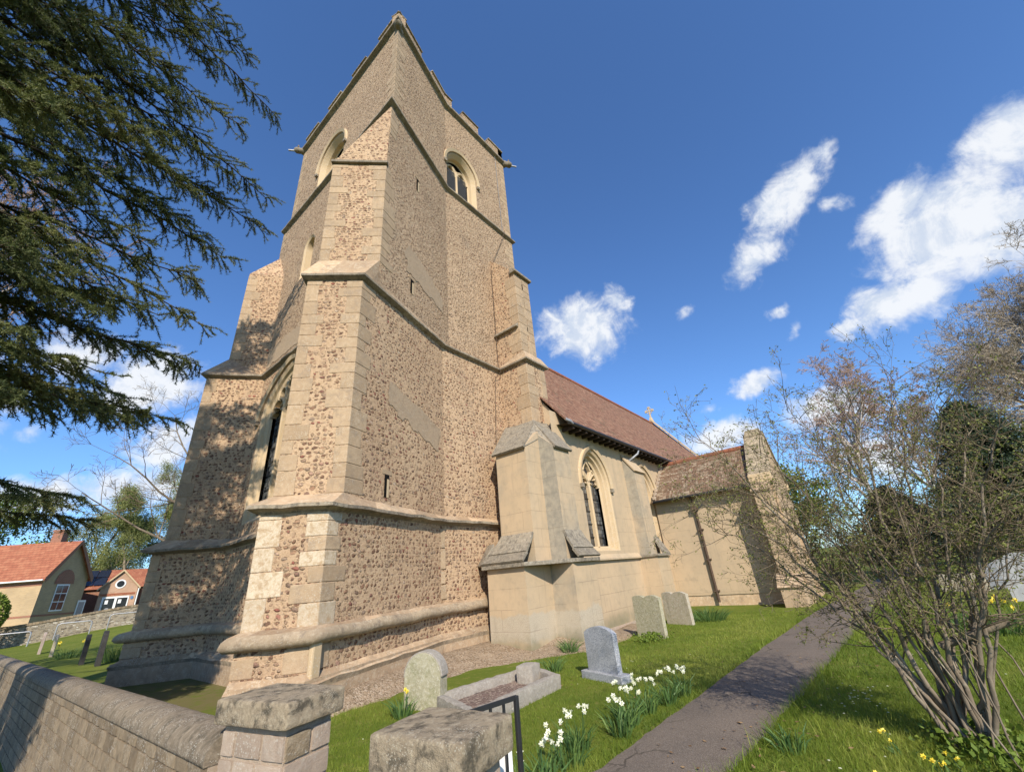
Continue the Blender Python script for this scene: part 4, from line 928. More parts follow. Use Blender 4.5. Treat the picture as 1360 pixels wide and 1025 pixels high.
m.tube([(X_, RY+.25*math.cos(a), zc+.95+.25*math.sin(a)) for a in [2*math.pi*k/16 for k in range(17)]], .04, 'dress', 6)
for a in (.34, -.34): m.box((X_, RY+a, zc+.95), (.12, .10, .22), 'dress')
m.box((X_, RY, zc+1.28), (.12, .22, .12), 'dress'); cpart(m, 'gable_cross', bevel=.02)

def slab(m, quad, th, mat, tn=.5):
    """thick slab: four upper points, pushed down by th"""
    Q = [Vector(q) for q in quad]; n = (Q[1]-Q[0]).cross(Q[3]-Q[0]).normalized(); n = n if n.z > 0 else -n; L = [q-n*th for q in Q]
    m.face(Q, mat, tn); m.face(L, mat, tn)
    for i in range(4): m.face([Q[i], Q[(i+1) % 4], L[(i+1) % 4], L[i]], mat, tn)
# paired buttresses on the nave's south-west corner
m = MB()
m.prism([(9.80, 6.84), (10.75, 6.84), (10.75, 8.62), (9.80, 8.62)], -.4, 5.3, 'render', .5, bottom=False)           # the corner between them
m.prism([(9.10, 6.84), (9.84, 6.84), (9.84, 7.96), (9.10, 7.96)], 1.9, [5.02, 5.6, 5.6, 5.02], 'render', [.35, .3, .5, .62, .5], bottom=False)
m.prism([(9.80, 6.33), (10.62, 6.33), (10.62, 6.86), (9.80, 6.86)], 1.9, [5.02, 5.02, 5.5, 5.5], 'render', [.80, .5, .5, 1.15, .5], bottom=False)
m.prism([(8.52, 6.78), (9.62, 6.78), (9.62, 8.02), (8.52, 8.02)], -.4, 1.9, 'render', .35, bottom=False)
m.prism([(9.62, 6.08), (10.74, 6.08), (10.74, 6.9), (9.62, 6.9)], -.4, 1.9, 'render', [.45, .5, .5, .78, .5], bottom=False)
corner = cpart(m, 'nave_buttress'); corner['label'] = 'pair of stained rendered buttresses on the nave corner'
m = MB()
slab(m, [(8.98, 8.05, 4.98), (8.98, 6.80, 4.98), (10.36, 7.30, 6.15), (10.36, 8.55, 6.3)], .07, 'weath', .5)
slab(m, [(9.76, 6.22, 4.98), (10.68, 6.22, 4.98), (10.95, 7.2, 6.2), (10.36, 7.30, 6.15)], .07, 'weath', .45)
m.face([(9.1, 6.82, 5.0), (9.8, 6.82, 5.35), (9.8, 6.33, 5.0), (10.36, 7.30, 6.13)][::1], 'weath', .6)
m.prism([(9.80, 6.84), (10.75, 6.84), (10.75, 8.62), (9.80, 8.62)], 5.3, 6.25, 'weath', .5, [(10.36, 7.34), (10.8, 7.34), (10.9, 8.62), (10.36, 8.62)])
cpart(m, 'weathering', corner, bevel=.012); mw, ms, m = MB(), MB(), MB()
for k in range(3):
    f0, f1 = k/3, (k+1)/3; o_ = .03*(2-k)
    slab(mw, [(8.42+.66*f0-o_, 8.10-.15*f0, 1.93+.72*f0+o_), (8.42+.66*f0-o_, 6.70+.14*f0, 1.93+.72*f0+o_), (8.42+.66*f1, 6.70+.14*f1, 1.93+.72*f1+.02), (8.42+.66*f1, 8.10-.15*f1, 1.93+.72*f1+.02)], .06, 'weath', .35+.2*k)
    slab(ms, [(9.74+.05*f0, 5.98+.33*f0-o_, 1.93+.72*f0+o_), (10.86-.2*f0, 5.98+.33*f0-o_, 1.93+.72*f0+o_), (10.86-.2*f1, 5.98+.33*f1, 1.93+.72*f1+.02), (9.74+.05*f1, 5.98+.33*f1, 1.93+.72*f1+.02)], .06, 'weath', .3+.2*k)
slab(mw, [(8.40, 8.10, 1.96), (9.0, 8.2, 2.5), (9.2, 8.62, 2.5), (8.75, 8.62, 1.96)], .06, 'weath', .5)
m.prism([(8.40, 6.68), (9.72, 5.97), (10.88, 5.97), (10.88, 6.9), (9.9, 8.4), (8.40, 8.12)], 1.84, 1.935, 'weath', .55)
cpart(mw, 'weathering', corner, bevel=.012); cpart(ms, 'weathering', corner, bevel=.012)
cpart(m, 'weathering', corner, bevel=.012)
# the second buttress along the nave
m = MB()
m.prism([(15.5, 6.42), (16.42, 6.42), (16.42, 6.9), (15.5, 6.9)], 1.9, [5.0, 5.0, 5.72, 5.72], 'render', [.7, .5, .5, .95, .5], bottom=False)
m.prism([(15.42, 6.18), (16.48, 6.18), (16.48, 6.9), (15.42, 6.9)], -.4, 1.9, 'render', .35, bottom=False)
b2 = cpart(m, 'nave_buttress'); b2['label'] = 'single rendered buttress between the two nave windows'
m = MB(); slab(m, [(15.46, 6.34, 5.0), (16.48, 6.34, 5.0), (16.48, 6.86, 5.78), (15.46, 6.86, 5.78)], .05, 'render', .5); cpart(m, 'weathering', b2); m = MB()
for k in range(3):
    f0, f1 = k/3, (k+1)/3
    slab(m, [(15.95+.1*f0-.02, 6.10+.32*f0, 1.95+.62*f0), (16.58-.1*f0, 6.10+.32*f0, 1.95+.62*f0), (16.58-.1*f1, 6.10+.32*f1, 1.95+.62*f1), (15.95+.1*f1, 6.10+.32*f1, 1.95+.62*f1)], .06, 'weath', .3+.2*k)
m.prism([(15.36, 6.10), (16.58, 6.10), (16.58, 6.9), (15.36, 6.9)], 1.86, 1.945, 'weath', .5); cpart(m, 'weathering', b2, bevel=.012)
m = MB(); m.prism([(10.8, 6.74), (15.36, 6.74), (15.36, 6.9), (10.8, 6.9)], 1.86, [1.90, 1.90, 2.12, 2.12], 'render', .6); m.prism([(16.58, 6.74), (18.2, 6.74), (18.2, 6.9), (16.58, 6.9)], 1.86, [1.90, 1.90, 2.12, 2.12], 'render', .6); cpart(m, 'string_course', nave)
m = MB(); m.prism([(10.9, 6.80), (18.2, 6.80), (18.2, 6.9), (10.9, 6.9)], -.5, .02, 'block', .7); cpart(m, 'wall_foot', nave)

# --- south porch
PX0, PX1, PYs, PAX, PZ = 18.2, 21.5, 2.25, 19.85, 5.86
m = MB(); m.prism([(PX0, PYs+.1), (PX1, PYs+.1), (PX1, NY+.05), (PX0, NY+.05)], .36, 4.2, 'render', .35, bottom=False)
porch = cpart(m, 'porch_wall')
m = MB(); m.prism([(PX0+.03, PYs+.1), (PX1-.03, PYs+.1), (PX1-.03, NY+.03), (PX0+.03, NY+.03)], -.3, .36, 'base', .95, bottom=False); cpart(m, 'wall_foot', porch)
m = MB()
for sx in (-1, 1):
    xe = PAX+sx*2.02; rows = []
    for i in range(25):
        y = 2.88+(6.9-2.88)*i/24
        rows.append([(PAX+(xe-PAX)*f, y, PZ-(PZ-4.03)*f+.03*noise.noise(Vector((y*.8, f*4, 5)))) for f in (1, .8, .6, .4, .2, 0)])
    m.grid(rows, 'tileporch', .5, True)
    m.face([(xe, 2.88, 4.03), (xe, 6.9, 4.03), (xe, 6.9, 3.96), (xe, 2.88, 3.96)], 'tileporch')
    m.face([(xe+.02*-sx, 2.88, 3.96), (xe+.02*-sx, 6.9, 3.96), (PAX+sx*1.62, 6.9, 4.1), (PAX+sx*1.62, 2.88, 4.1)], 'wood')
proof = cpart(m, 'porch_roof', recalc=False)
m = MB(); y = 2.9
while y < 6.75: m.tube([(PAX, y, PZ-.02), (PAX, y+.38, PZ-.02)], .12, 'ridge', 8, rnd.random()); y += .39
cpart(m, 'ridge_tile', proof)
m = MB(); k = 0
for k in range(10):      # mortar fillet where the roof meets the nave wall
    f = k/10; xa = PAX-2.0*(1-f); za = 4.08+(PZ-4.03)*f; m.box((xa+.1, 6.76, za+.10), (.235, .10, .15), 'mortar', rnd.uniform(.4, .9))
cpart(m, 'mortar_fillet', proof)
m = MB()                 # gable wall with a parapet
gp = [(PX0-.12, -.3), (PX0-.12, 4.3), (PAX, 6.22), (PX1+.12, 4.3), (PX1+.12, -.3), (PAX+.75, -.3), (PAX+.75, 2.1), (PAX, 2.9), (PAX-.75, 2.1), (PAX-.75, -.3)]
A = [(x_, PYs, z_) for x_, z_ in gp]; B = [(x_, PYs+.62, z_) for x_, z_ in gp]
for L in (A, B):
    for tri in tessellate_polygon([[Vector(q) for q in L]]): m.face([L[i] for i in tri], 'ashlar', .6)
for i in range(len(A)): m.face([A[i], A[(i+1) % len(A)], B[(i+1) % len(A)], B[i]], 'ashlar', .6)
pg = cpart(m, 'porch_gable')
m = MB()
for sx in (-1, 1):
    for k in range(6):
        f0, f1 = k/6, (k+1)/6; X0_, X1_ = PAX+sx*1.95*(1-f0), PAX+sx*1.95*(1-f1-.0); Z0_, Z1_ = 4.22+2.06*f0, 4.22+2.06*f1-.01
        slab(m, [(X0_, PYs-.06, Z0_+.1), (X1_, PYs-.06, Z1_+.1), (X1_, PYs+.72, Z1_+.1), (X0_, PYs+.72, Z0_+.1)], .12, 'coping', rnd.uniform(.4, .9))
    m.box((PAX+sx*1.92, PYs+.33, 4.2), (.26, .78, .34), 'dress', .6)
m.prism([(PAX-.2, PYs-.04), (PAX+.2, PYs-.04), (PAX+.2, PYs+.7), (PAX-.2, PYs+.7)], 6.2, 6.5, 'coping', .5, [(PAX-.1, PYs+.05), (PAX+.1, PYs+.05), (PAX+.1, PYs+.6), (PAX-.1, PYs+.6)]); cpart(m, 'gable_coping', pg, bevel=.02)
m = MB(); m.prism([(17.32, 2.36), (18.3, 2.36), (18.3, 2.88), (17.32, 2.88)], .55, [3.75, 4.25, 4.25, 3.75], 'ashlar', .65, bottom=False); m.prism([(16.95, 2.28), (18.3, 2.28), (18.3, 2.95), (16.95, 2.95)], -.3, .60, 'ashlar', .6, bottom=False); pb = cpart(m, 'porch_buttress', bevel=.015)
m = MB(); slab(m, [(17.24, 2.3, 3.72), (17.24, 2.94, 3.72), (18.2, 2.94, 4.3), (18.2, 2.3, 4.3)], .06, 'base', .5); cpart(m, 'weathering', pb); m = MB(); slab(m, [(16.88, 2.24, .58), (16.88, 3.0, .58), (17.36, 3.0, .98), (17.36, 2.24, .98)], .05, 'base', .6); cpart(m, 'weathering', pb)
m = MB(); m.tube([(17.92, 5.3, 4.0), (17.98, 5.28, 3.85), (18.10, 5.25, 3.6), (18.10, 5.25, .12)], .05, 'rust', 8); m.box((18.08, 5.25, 3.55), (.2, .22, .2), 'rust')
for z in (.5, 1.6, 2.7): m.box((18.12, 5.25, z), (.14, .2, .05), 'rust')
cpart(m, 'downpipe')
m = MB(); m.tube([(17.80, 2.9, 4.0), (17.80, 6.8, 4.0)], .055, 'iron', 8); cpart(m, 'gutter')
# clean up the parent inverses of sub-parts

# ------------------------------------------------------------------ churchyard wall, gate pillars, gate
def rough_box(m, c, size, rz, mat, amp=.015, cell=.05, tn=.5, seed=0.0, round_=.02, crown=0.0):
    """a squared stone with worn, uneven faces"""
    nx, ny, nz = [max(2, int(round(s/cell))) for s in size]; ca, sa = math.cos(rz), math.sin(rz)
    hx, hy, hz = [s/2 for s in size]
    def P(i, j, k):
        q = Vector((-hx+size[0]*i/nx, -hy+size[1]*j/ny, -hz+size[2]*k/nz))
        e = Vector((q.x/hx if hx else 0, q.y/hy, q.z/hz))
        n_at = sum(1 for v in e if abs(v) > .999)
        if n_at >= 2:
            k_ = round_*(.7 if n_at == 2 else .9); q = Vector([v-math.copysign(k_, v) if abs(x_) > .999 else v for v, x_ in zip(q, e)])
        if crown and e.z > .99: q.z += crown*(1-e.x*e.x)*(1-e.y*e.y)
        w = Vector((c[0]+q.x*ca-q.y*sa, c[1]+q.x*sa+q.y*ca, c[2]+q.z))
        d = Vector((noise.noise(w*9+Vector((seed, 0, 0))), noise.noise(w*9+Vector((0, seed, 5))), noise.noise(w*9+Vector((3, 0, seed)))))+.5*Vector((noise.noise(w*23), noise.noise(w*23+Vector((7, 0, 0))), noise.noise(w*23+Vector((0, 9, 0)))))
        return w+amp*d
    for k in (0, nz): m.grid([[P(i, j, k) for j in range(ny+1)] for i in range(nx+1)], mat, tn)
    for j in (0, ny): m.grid([[P(i, j, k) for k in range(nz+1)] for i in range(nx+1)], mat, tn)
    for i in (0, nx): m.grid([[P(i, j, k) for k in range(nz+1)] for j in range(ny+1)], mat, tn)
WALLX = [(1.52, 3.5), (1.51, 6.0), (1.50, 9.0), (1.48, 14.0), (1.46, 46.0)]
def wtop(y): return .875-.0138*y
def wx_at(y):
    for a, b in zip(WALLX[:-1], WALLX[1:]):
        if a[1] <= y <= b[1]: return a[0]+(b[0]-a[0])*(y-a[1])/(b[1]-a[1])
    return WALLX[-1][0]
cw = empty('churchyard_wall', (1.05, 9, 0), 'low grey stone wall with rounded mossy coping beside the gate pillar', 'wall')
m = MB(); ys = [3.98+.25*i for i in range(160)]
for a, b in zip(ys[:-1], ys[1:]):
    xa, xb = wx_at(a), wx_at(b)
    m.prism([(xa-.155, a), (xa+.155, a), (xb+.155, b), (xb-.155, b)], -1.2, wtop(a)-.13, 'mortar', .4, bottom=False)
adopt(m.build('wall_core'), cw)
m = MB(); r_ = random.Random(4)
for c in range(-6, 5):
    y = 3.98+r_.uniform(0, .06); z0 = -.045+c*.152
    while y < 30:
        L = r_.uniform(.16, .34); x = wx_at(y+L/2); rough_box(m, (x-.148, y+L/2, z0+.076-.0138*(y-3.6)), (.07, L-.008, .145), math.atan2(wx_at(y+L)-wx_at(y), -L)+math.pi/2 if False else -(wx_at(y+L)-wx_at(y))/L, 'wallgrey', .005, .05 if y < 9 else .2, r_.uniform(.15, .85), abs(c)*3.1, .004); y += L
adopt(m.build('block_course'), cw)
m = MB(); y = 3.97
while y < 43:
    L = r_.uniform(.75, 1.1); rows = []
    for i in range(9):
        yy = y+.004+(L-.008)*i/8; x = wx_at(yy); row = []
        for k in range(15):
            a = math.pi*(k/14); rr = 1+.02*noise.noise(Vector((yy*6, k*.5, 3)))+.012*noise.noise(Vector((yy*19, k*1.7, 1)))
            row.append((x-.19*math.cos(a)*rr, yy, wtop(yy)-.15+.15*math.sin(a)**.8*rr))
        zb_ = wtop(yy)-.17; row += [(x+.187, yy, zb_), (x-.187, yy, zb_)]
        rows.append(row)
    m.grid(rows, 'wallcope', r_.uniform(.3, .7), True, True); m.face(rows[0], 'wallcope'); m.face(rows[-1], 'wallcope'); y += L
adopt(m.build('wall_coping'), cw)

def pillar(name, c, size, rz, top, label, seed):
    e = empty(name, (c[0], c[1], 0), label, 'gate pillar'); r_ = random.Random(seed); sx, sy = size[0]-.11, size[1]-.11; ca, sa = math.cos(rz), math.sin(rz)
    m = MB(); m.box((c[0], c[1], (top-.16)/2-.25), (sx-.014, sy-.014, top-.16+.5), 'mortar', .5, rz); adopt(m.build('pillar_core'), e)
    m = MB(); z = -.30; row = 0; zt = top-.15
    while z < zt-.05:
        h = min(r_.uniform(.12, .16), zt-z)
        for side in range(4):
            Ls = (sx, sy, sx, sy)[side]; other = (sy, sx, sy, sx)[side]; u = -Ls/2
            while u < Ls/2-.03:
                L = min(r_.uniform(.16, .36), Ls/2-u); L = Ls/2-u if Ls/2-u-L < .10 else L
                oo = other/2-.018; q = [(u+L/2, -oo), (oo, u+L/2), (u+L/2, oo), (-oo, u+L/2)][side]
                sz = (L-.020, .05, h-.020) if side in (0, 2) else (.05, L-.020, h-.020)
                rough_box(m, (c[0]+q[0]*ca-q[1]*sa, c[1]+q[0]*sa+q[1]*ca, z+h/2), sz, rz, 'block' if r_.random() < .72 else 'wallgrey', .0035, .03, r_.uniform(.3, .8), r_.random()*9, .003); u += L
        z += h
    adopt(m.build('block_course'), e)
    m = MB(); rough_box(m, (c[0], c[1], top-.075), (size[0], size[1], .15), rz, 'coping', .0035, .018, .5, seed, .008, .004); adopt(m.build('pillar_coping'), e)
    return e
pillar('gate_pillar', (1.655, 3.66), (.47, .76), math.radians(13), 1.03, 'stone gate pillar with thick lichened cap at the end of the wall', 3)
pillar('gate_pillar', (1.665, 1.92), (.43, .55), math.radians(10), 1.03, 'nearest stone gate pillar with worn slab cap beside the iron gate', 8)
gate = empty('iron_gate', (1.95, 2.14, 0), 'open black iron gate with pale board fixed on it behind pillar', 'gate')
ga, gb = Vector((1.90, 2.16, 0)), Vector((2.40, 2.07, 0)); gd = (gb-ga).normalized(); gr = math.atan2(gd.y, gd.x)
m = MB()
for z in (.955, .12): m.box((ga+gb)/2+Vector((0, 0, z)), ((gb-ga).length, .012, .028), 'iron', .5, gr)
for q in (ga, gb): m.box(q+Vector((0, 0, .49)), (.027, .027, .95), 'iron', .5, gr)
adopt(m.build('gate_frame', bevel=.003), gate)
m = MB()
for k in range(1, 5): 
    q = ga.lerp(gb, k/5); m.box(q+Vector((0, 0, .53)), (.014, .014, .84), 'iron', .5, gr)
adopt(m.build('gate_bar'), gate)
m = MB()
for k in range(4):
    q = ga.lerp(gb, (k+.5)/5); pts = []
    for i in range(22):
        a = i/21*4.6; r0 = .012+.008*a; pts.append(q+gd*(r0*math.cos(a))+Vector((0, 0, .885+r0*math.sin(a))))
    m.tube(pts, .006, 'iron', 5)
adopt(m.build('scroll'), gate)
m = MB(); q = ga.lerp(gb, .80)+Vector((.004, .02, .70)); m.box(q, (.11, .01, .36), 'white', .5, gr); adopt(m.build('notice_board', bevel=.002), gate)

# ------------------------------------------------------------------ gravestones
def extr(m, prof, th, loc, rz, mat, tilt=0.0, tn=.5, lean=0.0):
    """outline (u, z) extruded to a thickness; u runs along the face"""
    ca, sa = math.cos(rz), math.sin(rz); A, B = [], []
    for u, z in prof:
        for L, d in ((A, -th/2), (B, th/2)):
            dd = d+z*tilt; uu = u+z*lean; L.append(Vector((loc[0]+uu*ca-dd*sa, loc[1]+uu*sa+dd*ca, loc[2]+z)))
    for L in (A, B):
        for tri in tessellate_polygon([L]): m.face([L[i] for i in tri], mat, tn)
    n = len(A)
    for i in range(n): m.face([A[i], A[(i+1) % n], B[(i+1) % n], B[i]], mat, tn)
def topcurve(w, h, kind):
    if kind == 'round': return [(-w/2, -.3)]+[(w/2*math.cos(math.pi-math.pi*k/16), h-w/2+w/2*math.sin(math.pi*k/16)) for k in range(17)]+[(w/2, -.3)]
    if kind == 'ogee': return [(-w/2, -.3), (-w/2, h-.10)]+[(w*(k/16-.5), h-.10+.10*math.sin(math.pi*k/16)**.7) for k in range(1, 16)]+[(w/2, h-.10), (w/2, -.3)]
    if kind == 'scallop': return [(-w/2, -.3), (-w/2, h-.05)]+[(w*(k/20-.5), h-.06+.055*abs(math.sin(2*math.pi*k/20+.3))**.6+.012*noise.noise(Vector((k*.9, w, 0)))) for k in range(1, 20)]+[(w/2, h-.06), (w/2, -.3)]
    if kind == 'shoulder': return [(-w/2, -.3), (-w/2, h-.16), (-w*.36, h-.15)]+[(w*.36*math.cos(math.pi-math.pi*k/12), h-.15+.15*math.sin(math.pi*k/12)) for k in range(13)]+[(w/2, h-.16), (w/2, -.3)]
    return [(-w/2, -.3), (-w/2, h), (w/2, h), (w/2, -.3)]
def headstone(name, loc, rz, w, h, th, kind, mat, label, tilt=0.0, lean=0.0, base=None, group=None):
    e = empty(name, (loc[0], loc[1], gz(loc[0], loc[1])), label, 'gravestone', group)
    L = (loc[0], loc[1], gz(loc[0], loc[1])); m = MB(); extr(m, topcurve(w, h, kind), th, L, rz, mat, tilt, .5, lean); adopt(m.build('slab', merge=True, bevel=.008), e)
    if base:
        m = MB(); m.box((L[0], L[1], L[2]+.045), (base[0], base[1], .13), mat, .45, rz); adopt(m.build('plinth', bevel=.01), e)
    return e
FACE = math.atan2(-.94, -.28)      # the churchyard stones near the path face the gate
headstone('gravestone', (7.03, 4.10, 0), FACE, .68, .76, .10, 'ogee', 'granite', 'speckled grey granite gravestone on its own plinth in the lawn', base=(.92, .24))
headstone('gravestone', (11.05, 4.97, 0), FACE, .84, .93, .11, 'scallop', 'greenstone', 'old headstone with green tinge below and scalloped top, left of a pair', tilt=.03)
headstone('gravestone', (13.30, 5.06, 0), FACE, .84, .84, .12, 'scallop', 'oldstone', 'old headstone with brown streaks and white lichen, right of a pair', tilt=-.02)
headstone('gravestone', (3.22, 36.0, 0), math.radians(84), .62, 1.0, .12, 'shoulder', 'pinkstone', 'pale pinkish headstone, farthest left on the far lawn', lean=.04)
headstone('gravestone', (3.32, 32.2, 0), math.radians(82), .62, .92, .12, 'round', 'oldstone', 'grey lichened headstone just right of the pinkish one', lean=.02)
headstone('gravestone', (3.42, 24.5, 0), math.radians(84), .66, .98, .14, 'shoulder', 'slate', 'thin dark slate headstone, left of the dark pair', lean=.02)
headstone('gravestone', (3.60, 22.6, 0), math.radians(84), .70, 1.08, .14, 'round', 'slate', 'dark slate headstone with round top nearest the tower', lean=.02)
headstone('gravestone', (17.3, -2.75, 0), math.radians(-100), 1.15, 1.12, .14, 'shoulder', 'paleston', 'large pale grey headstone at the right edge behind the shrub', tilt=.05)
headstone('gravestone', (21.0, -2.75, 0), math.radians(-100), .95, .80, .12, 'round', 'granite', 'low blue grey headstone behind the large pale one', tilt=-.03)
headstone('gravestone', (20.6, -1.65, 0), math.radians(-100), 1.1, .50, .3, 'flat', 'oldstone', 'low buff block of a tomb seen through the shrub')
# stone with a moulded semicircular head at the end of the kerbed grave
rz = math.atan2(.60, -.23); cel = empty('gravestone', (4.73, 5.83, 0), 'thick lichened headstone with rounded moulded head at the kerbed grave', 'gravestone')
m = MB(); extr(m, topcurve(.60, .715, 'round'), .22, (4.73, 5.83, 0), rz, 'greenstone'); adopt(m.build('slab', merge=True, bevel=.012), cel)
m = MB(); out = [(.325*math.cos(math.pi-math.pi*k/16), .41+.325*math.sin(math.pi*k/16)) for k in range(17)]; inn = [(.27*math.cos(math.pi*k/16), .41+.27*math.sin(math.pi*k/16)) for k in range(17)]
extr(m, out+inn, .205, (4.74, 5.835, 0), rz, 'kerbstone'); adopt(m.build('moulded_head', merge=True, bevel=.012), cel)
kb = empty('grave_kerb', (5.5, 5.0, 0), 'rough grey stone kerb around a gravel grave bed with corner block', 'grave kerb')
KC = [(4.80, 5.62), (4.42, 4.52), (6.34, 4.62), (6.72, 5.42)]
for a, b in ((0, 1), (1, 2), (2, 3), (3, 0)):
    m = MB(); A_, B_ = Vector(KC[a]), Vector(KC[b]); d = B_-A_; rough_box(m, ((A_.x+B_.x)/2, (A_.y+B_.y)/2, .06), (d.length+(.13 if a % 2 else -.13), .14, .26), math.atan2(d.y, d.x), 'kerbstone', .012, .05, .5, a*2.0, .014); adopt(m.build('kerb_stone'), kb)
m = MB(); rough_box(m, (6.30, 5.12, .15), (.34, .30, .32), math.radians(12), 'kerbstone', .010, .05, .55, 9, .014); adopt(m.build('corner_block'), kb)
m = MB(); m.grid([[tuple((Vector(KC[0]).lerp(Vector(KC[3]), i/14)).lerp(Vector(KC[1]).lerp(Vector(KC[2]), i/14), j/8))+(.065+.02*noise.noise(Vector((i*.7, j*.7, 1))),) for j in range(9)] for i in range(15)], 'gravel'); adopt(m.build('gravel_bed', recalc=False), kb)

# ------------------------------------------------------------------ plants
def blades_np(P, D, L, W, mat, name, parent=None, curve=.35):
    """bent strap leaves: two quads each"""
    n = len(P); side = unit(np.cross(D, NP.normal(size=(n, 3)))); out = D.copy(); out[:, 2] = 0; out = unit(out)
    L = L[:, None]; W = W[:, None]; m1 = P+D*L*.55; tip = P+D*L*.9+out*L*curve*.5; tip[:, 2] -= (L*curve*.25)[:, 0]
    q1 = np.stack([P-side*W*.5, P+side*W*.5, m1+side*W*.45, m1-side*W*.45], 1); q2 = np.stack([m1-side*W*.45, m1+side*W*.45, tip+side*W*.06, tip-side*W*.06], 1)
    t = NP.random(n); return np_obj(name, np.concatenate([q1, q2]).reshape(-1, 3), 4, mat, np.concatenate([t, t]), parent)
def strap_clump(name, c, n, r, h, label, cat, flowers=0, fmat='petal', group=None, fs=.035, spread=.45, lean=(0, 0), multi=3):
    z = gz(c[0], c[1]); e = empty(name, (c[0], c[1], z), label, cat, group)
    a = NP.random(n)*2*np.pi; rr = r*np.sqrt(NP.random(n)); P = np.stack([c[0]+rr*np.cos(a)*.7, c[1]+rr*np.sin(a)*.7, np.full(n, z-.01)], 1)
    D = unit(np.stack([np.cos(a)*spread*rr/r+NP.normal(size=n)*.14+lean[0], np.sin(a)*spread*rr/r+NP.normal(size=n)*.14+lean[1], np.ones(n)], 1))
    o = blades_np(P, D, h*NP.uniform(.55, 1.05, n), NP.uniform(.010, .017, n), 'strap', 'leaves'); adopt(o, e)
    if flowers:
        segs = []
        for k in range(flowers):
            b = Vector((c[0]+rnd.uniform(-r, r)*.8, c[1]+rnd.uniform(-r, r)*.8, z)); top = b+Vector((rnd.uniform(-.06, .06), rnd.uniform(-.06, .06), h*rnd.uniform(.85, 1.12)))
            segs.append((*b, *top, .004, .003))
            for _ in range(rnd.randint(max(1, multi-1), multi)):
                V = []; T = []; q = top+Vector((rnd.uniform(-.05, .05), rnd.uniform(-.05, .05), rnd.uniform(-.04, .03))) if multi > 1 else top
                segs.append((*top, *q, .003, .002)); f = Vector((-.75+rnd.uniform(-.6, .6), -.55+rnd.uniform(-.6, .6), rnd.uniform(-.45, .35))).normalized()
                u = f.cross(Vector((0, 0, 1))).normalized(); v = u.cross(f)
                for p_ in range(6):
                    an = p_*math.pi/3+rnd.uniform(-.1, .1); d = (u*math.cos(an)+v*math.sin(an)-f*.25*rnd.uniform(.2, 1.4)).normalized(); w = f.cross(d).normalized(); L = fs*rnd.uniform(.85, 1.1)
                    V += [tuple(q), tuple(q+d*L*.55+w*L*.30), tuple(q+d*L), tuple(q+d*L*.55-w*L*.30)]; T.append(rnd.random())
                for p_ in range(6):      # the cup
                    a0, a1 = p_*math.pi/3, (p_+1)*math.pi/3; r0, r1 = fs*.18, fs*.30; h_ = fs*.5
                    V += [tuple(q+(u*math.cos(a0)+v*math.sin(a0))*r0), tuple(q+(u*math.cos(a1)+v*math.sin(a1))*r0), tuple(q+(u*math.cos(a1)+v*math.sin(a1))*r1+f*h_), tuple(q+(u*math.cos(a0)+v*math.sin(a0))*r1+f*h_)]; T.append(.5)
                adopt(np_obj('flower', np.array(V), 4, fmat, T), e)
        adopt(segs_obj('flower_stalk', segs, 'strap', 4), e) if multi > 1 or flowers == 1 else [adopt(segs_obj('flower_stalk', segs[i_:i_+2], 'strap', 4), e) for i_ in range(0, len(segs), 2)]
    return e
DAFF = [((3.25, 2.80), 'white daffodil clump nearest the gate, at the path edge', 3), ((3.62, 2.84), 'white daffodil clump second from the gate, low and leaning', 4), ((4.05, 2.88), 'white daffodil clump third from the gate, two flower heads', 3),
        ((4.42, 3.02), 'white daffodil clump set back highest on the lawn, in tight bunch', 4), ((4.92, 2.80), 'small white daffodil clump in the middle of the row', 3), ((5.25, 2.86), 'largest white daffodil clump in the middle of the row', 8),
        ((5.75, 2.84), 'white daffodil clump right of the largest one', 6), ((6.15, 2.74), 'white daffodil clump in front of the granite stone', 5), ((6.55, 2.70), 'white daffodil clump last in the row, farthest along the path', 4)]
for c, lab, nf in DAFF: strap_clump('daffodil_clump', c, 40+nf*6, .16, .34, lab, 'daffodils', max(2, int(nf*.75)), 'petal', 'white daffodils along the path edge', .031, .5)
strap_clump('bulb_clump', (4.30, 5.78), 60, .15, .34, 'green daffodil leaves with one yellow flower beside rounded headstone', 'bulb plant', 2, 'yellow', None, .03, .5, multi=1)
strap_clump('bulb_clump', (6.92, 5.55), 60, .2, .27, 'blue green bulb leaves behind the grave kerb, on its left', 'bulb plant', spread=.8)
strap_clump('bulb_clump', (7.35, 5.36), 80, .18, .34, 'blue green bulb leaves behind the end of the grave kerb', 'bulb plant', spread=.7)
strap_clump('bulb_clump', (8.95, 6.05), 110, .20, .38, 'bulb leaves growing on bare soil at the buttress foot', 'bulb plant', spread=.8)
strap_clump('bulb_clump', (14.2, 4.55), 330, .62, .50, 'dense round clump of bulb leaves beside the pair of old headstones', 'bulb plant', spread=.9)
strap_clump('bulb_clump', (12.0, -1.0), 420, .62, .52, 'large clump of yellow daffodils behind the shrub', 'daffodils', 7, 'yellow', None, .05, .8, multi=1)
strap_clump('bulb_clump', (5.2, 1.22), 46, .16, .26, 'tuft of long bulb leaves at the right edge of the path', 'bulb plant', spread=.6)
for c, n_, lab in (((5.45, .42), 2, 'small yellow flowers in the grass left of the shrub foot'), ((5.15, .15), 3, 'brightest small yellow flowers in front of the shrub foot'), ((5.0, -.35), 1, 'small yellow flowers right of the shrub foot'), ((4.75, .60), 1, 'pale yellow flower low in the grass near the path')):
    strap_clump('primrose_clump', c, 14, .10, .12, lab, 'primroses', n_, 'yellow', None, .022, .8, multi=2)
strap_clump('weed_clump', (4.20, 23.6), 150, .55, .8, 'tall green weeds between dark headstones and tower', 'weeds', spread=.5)
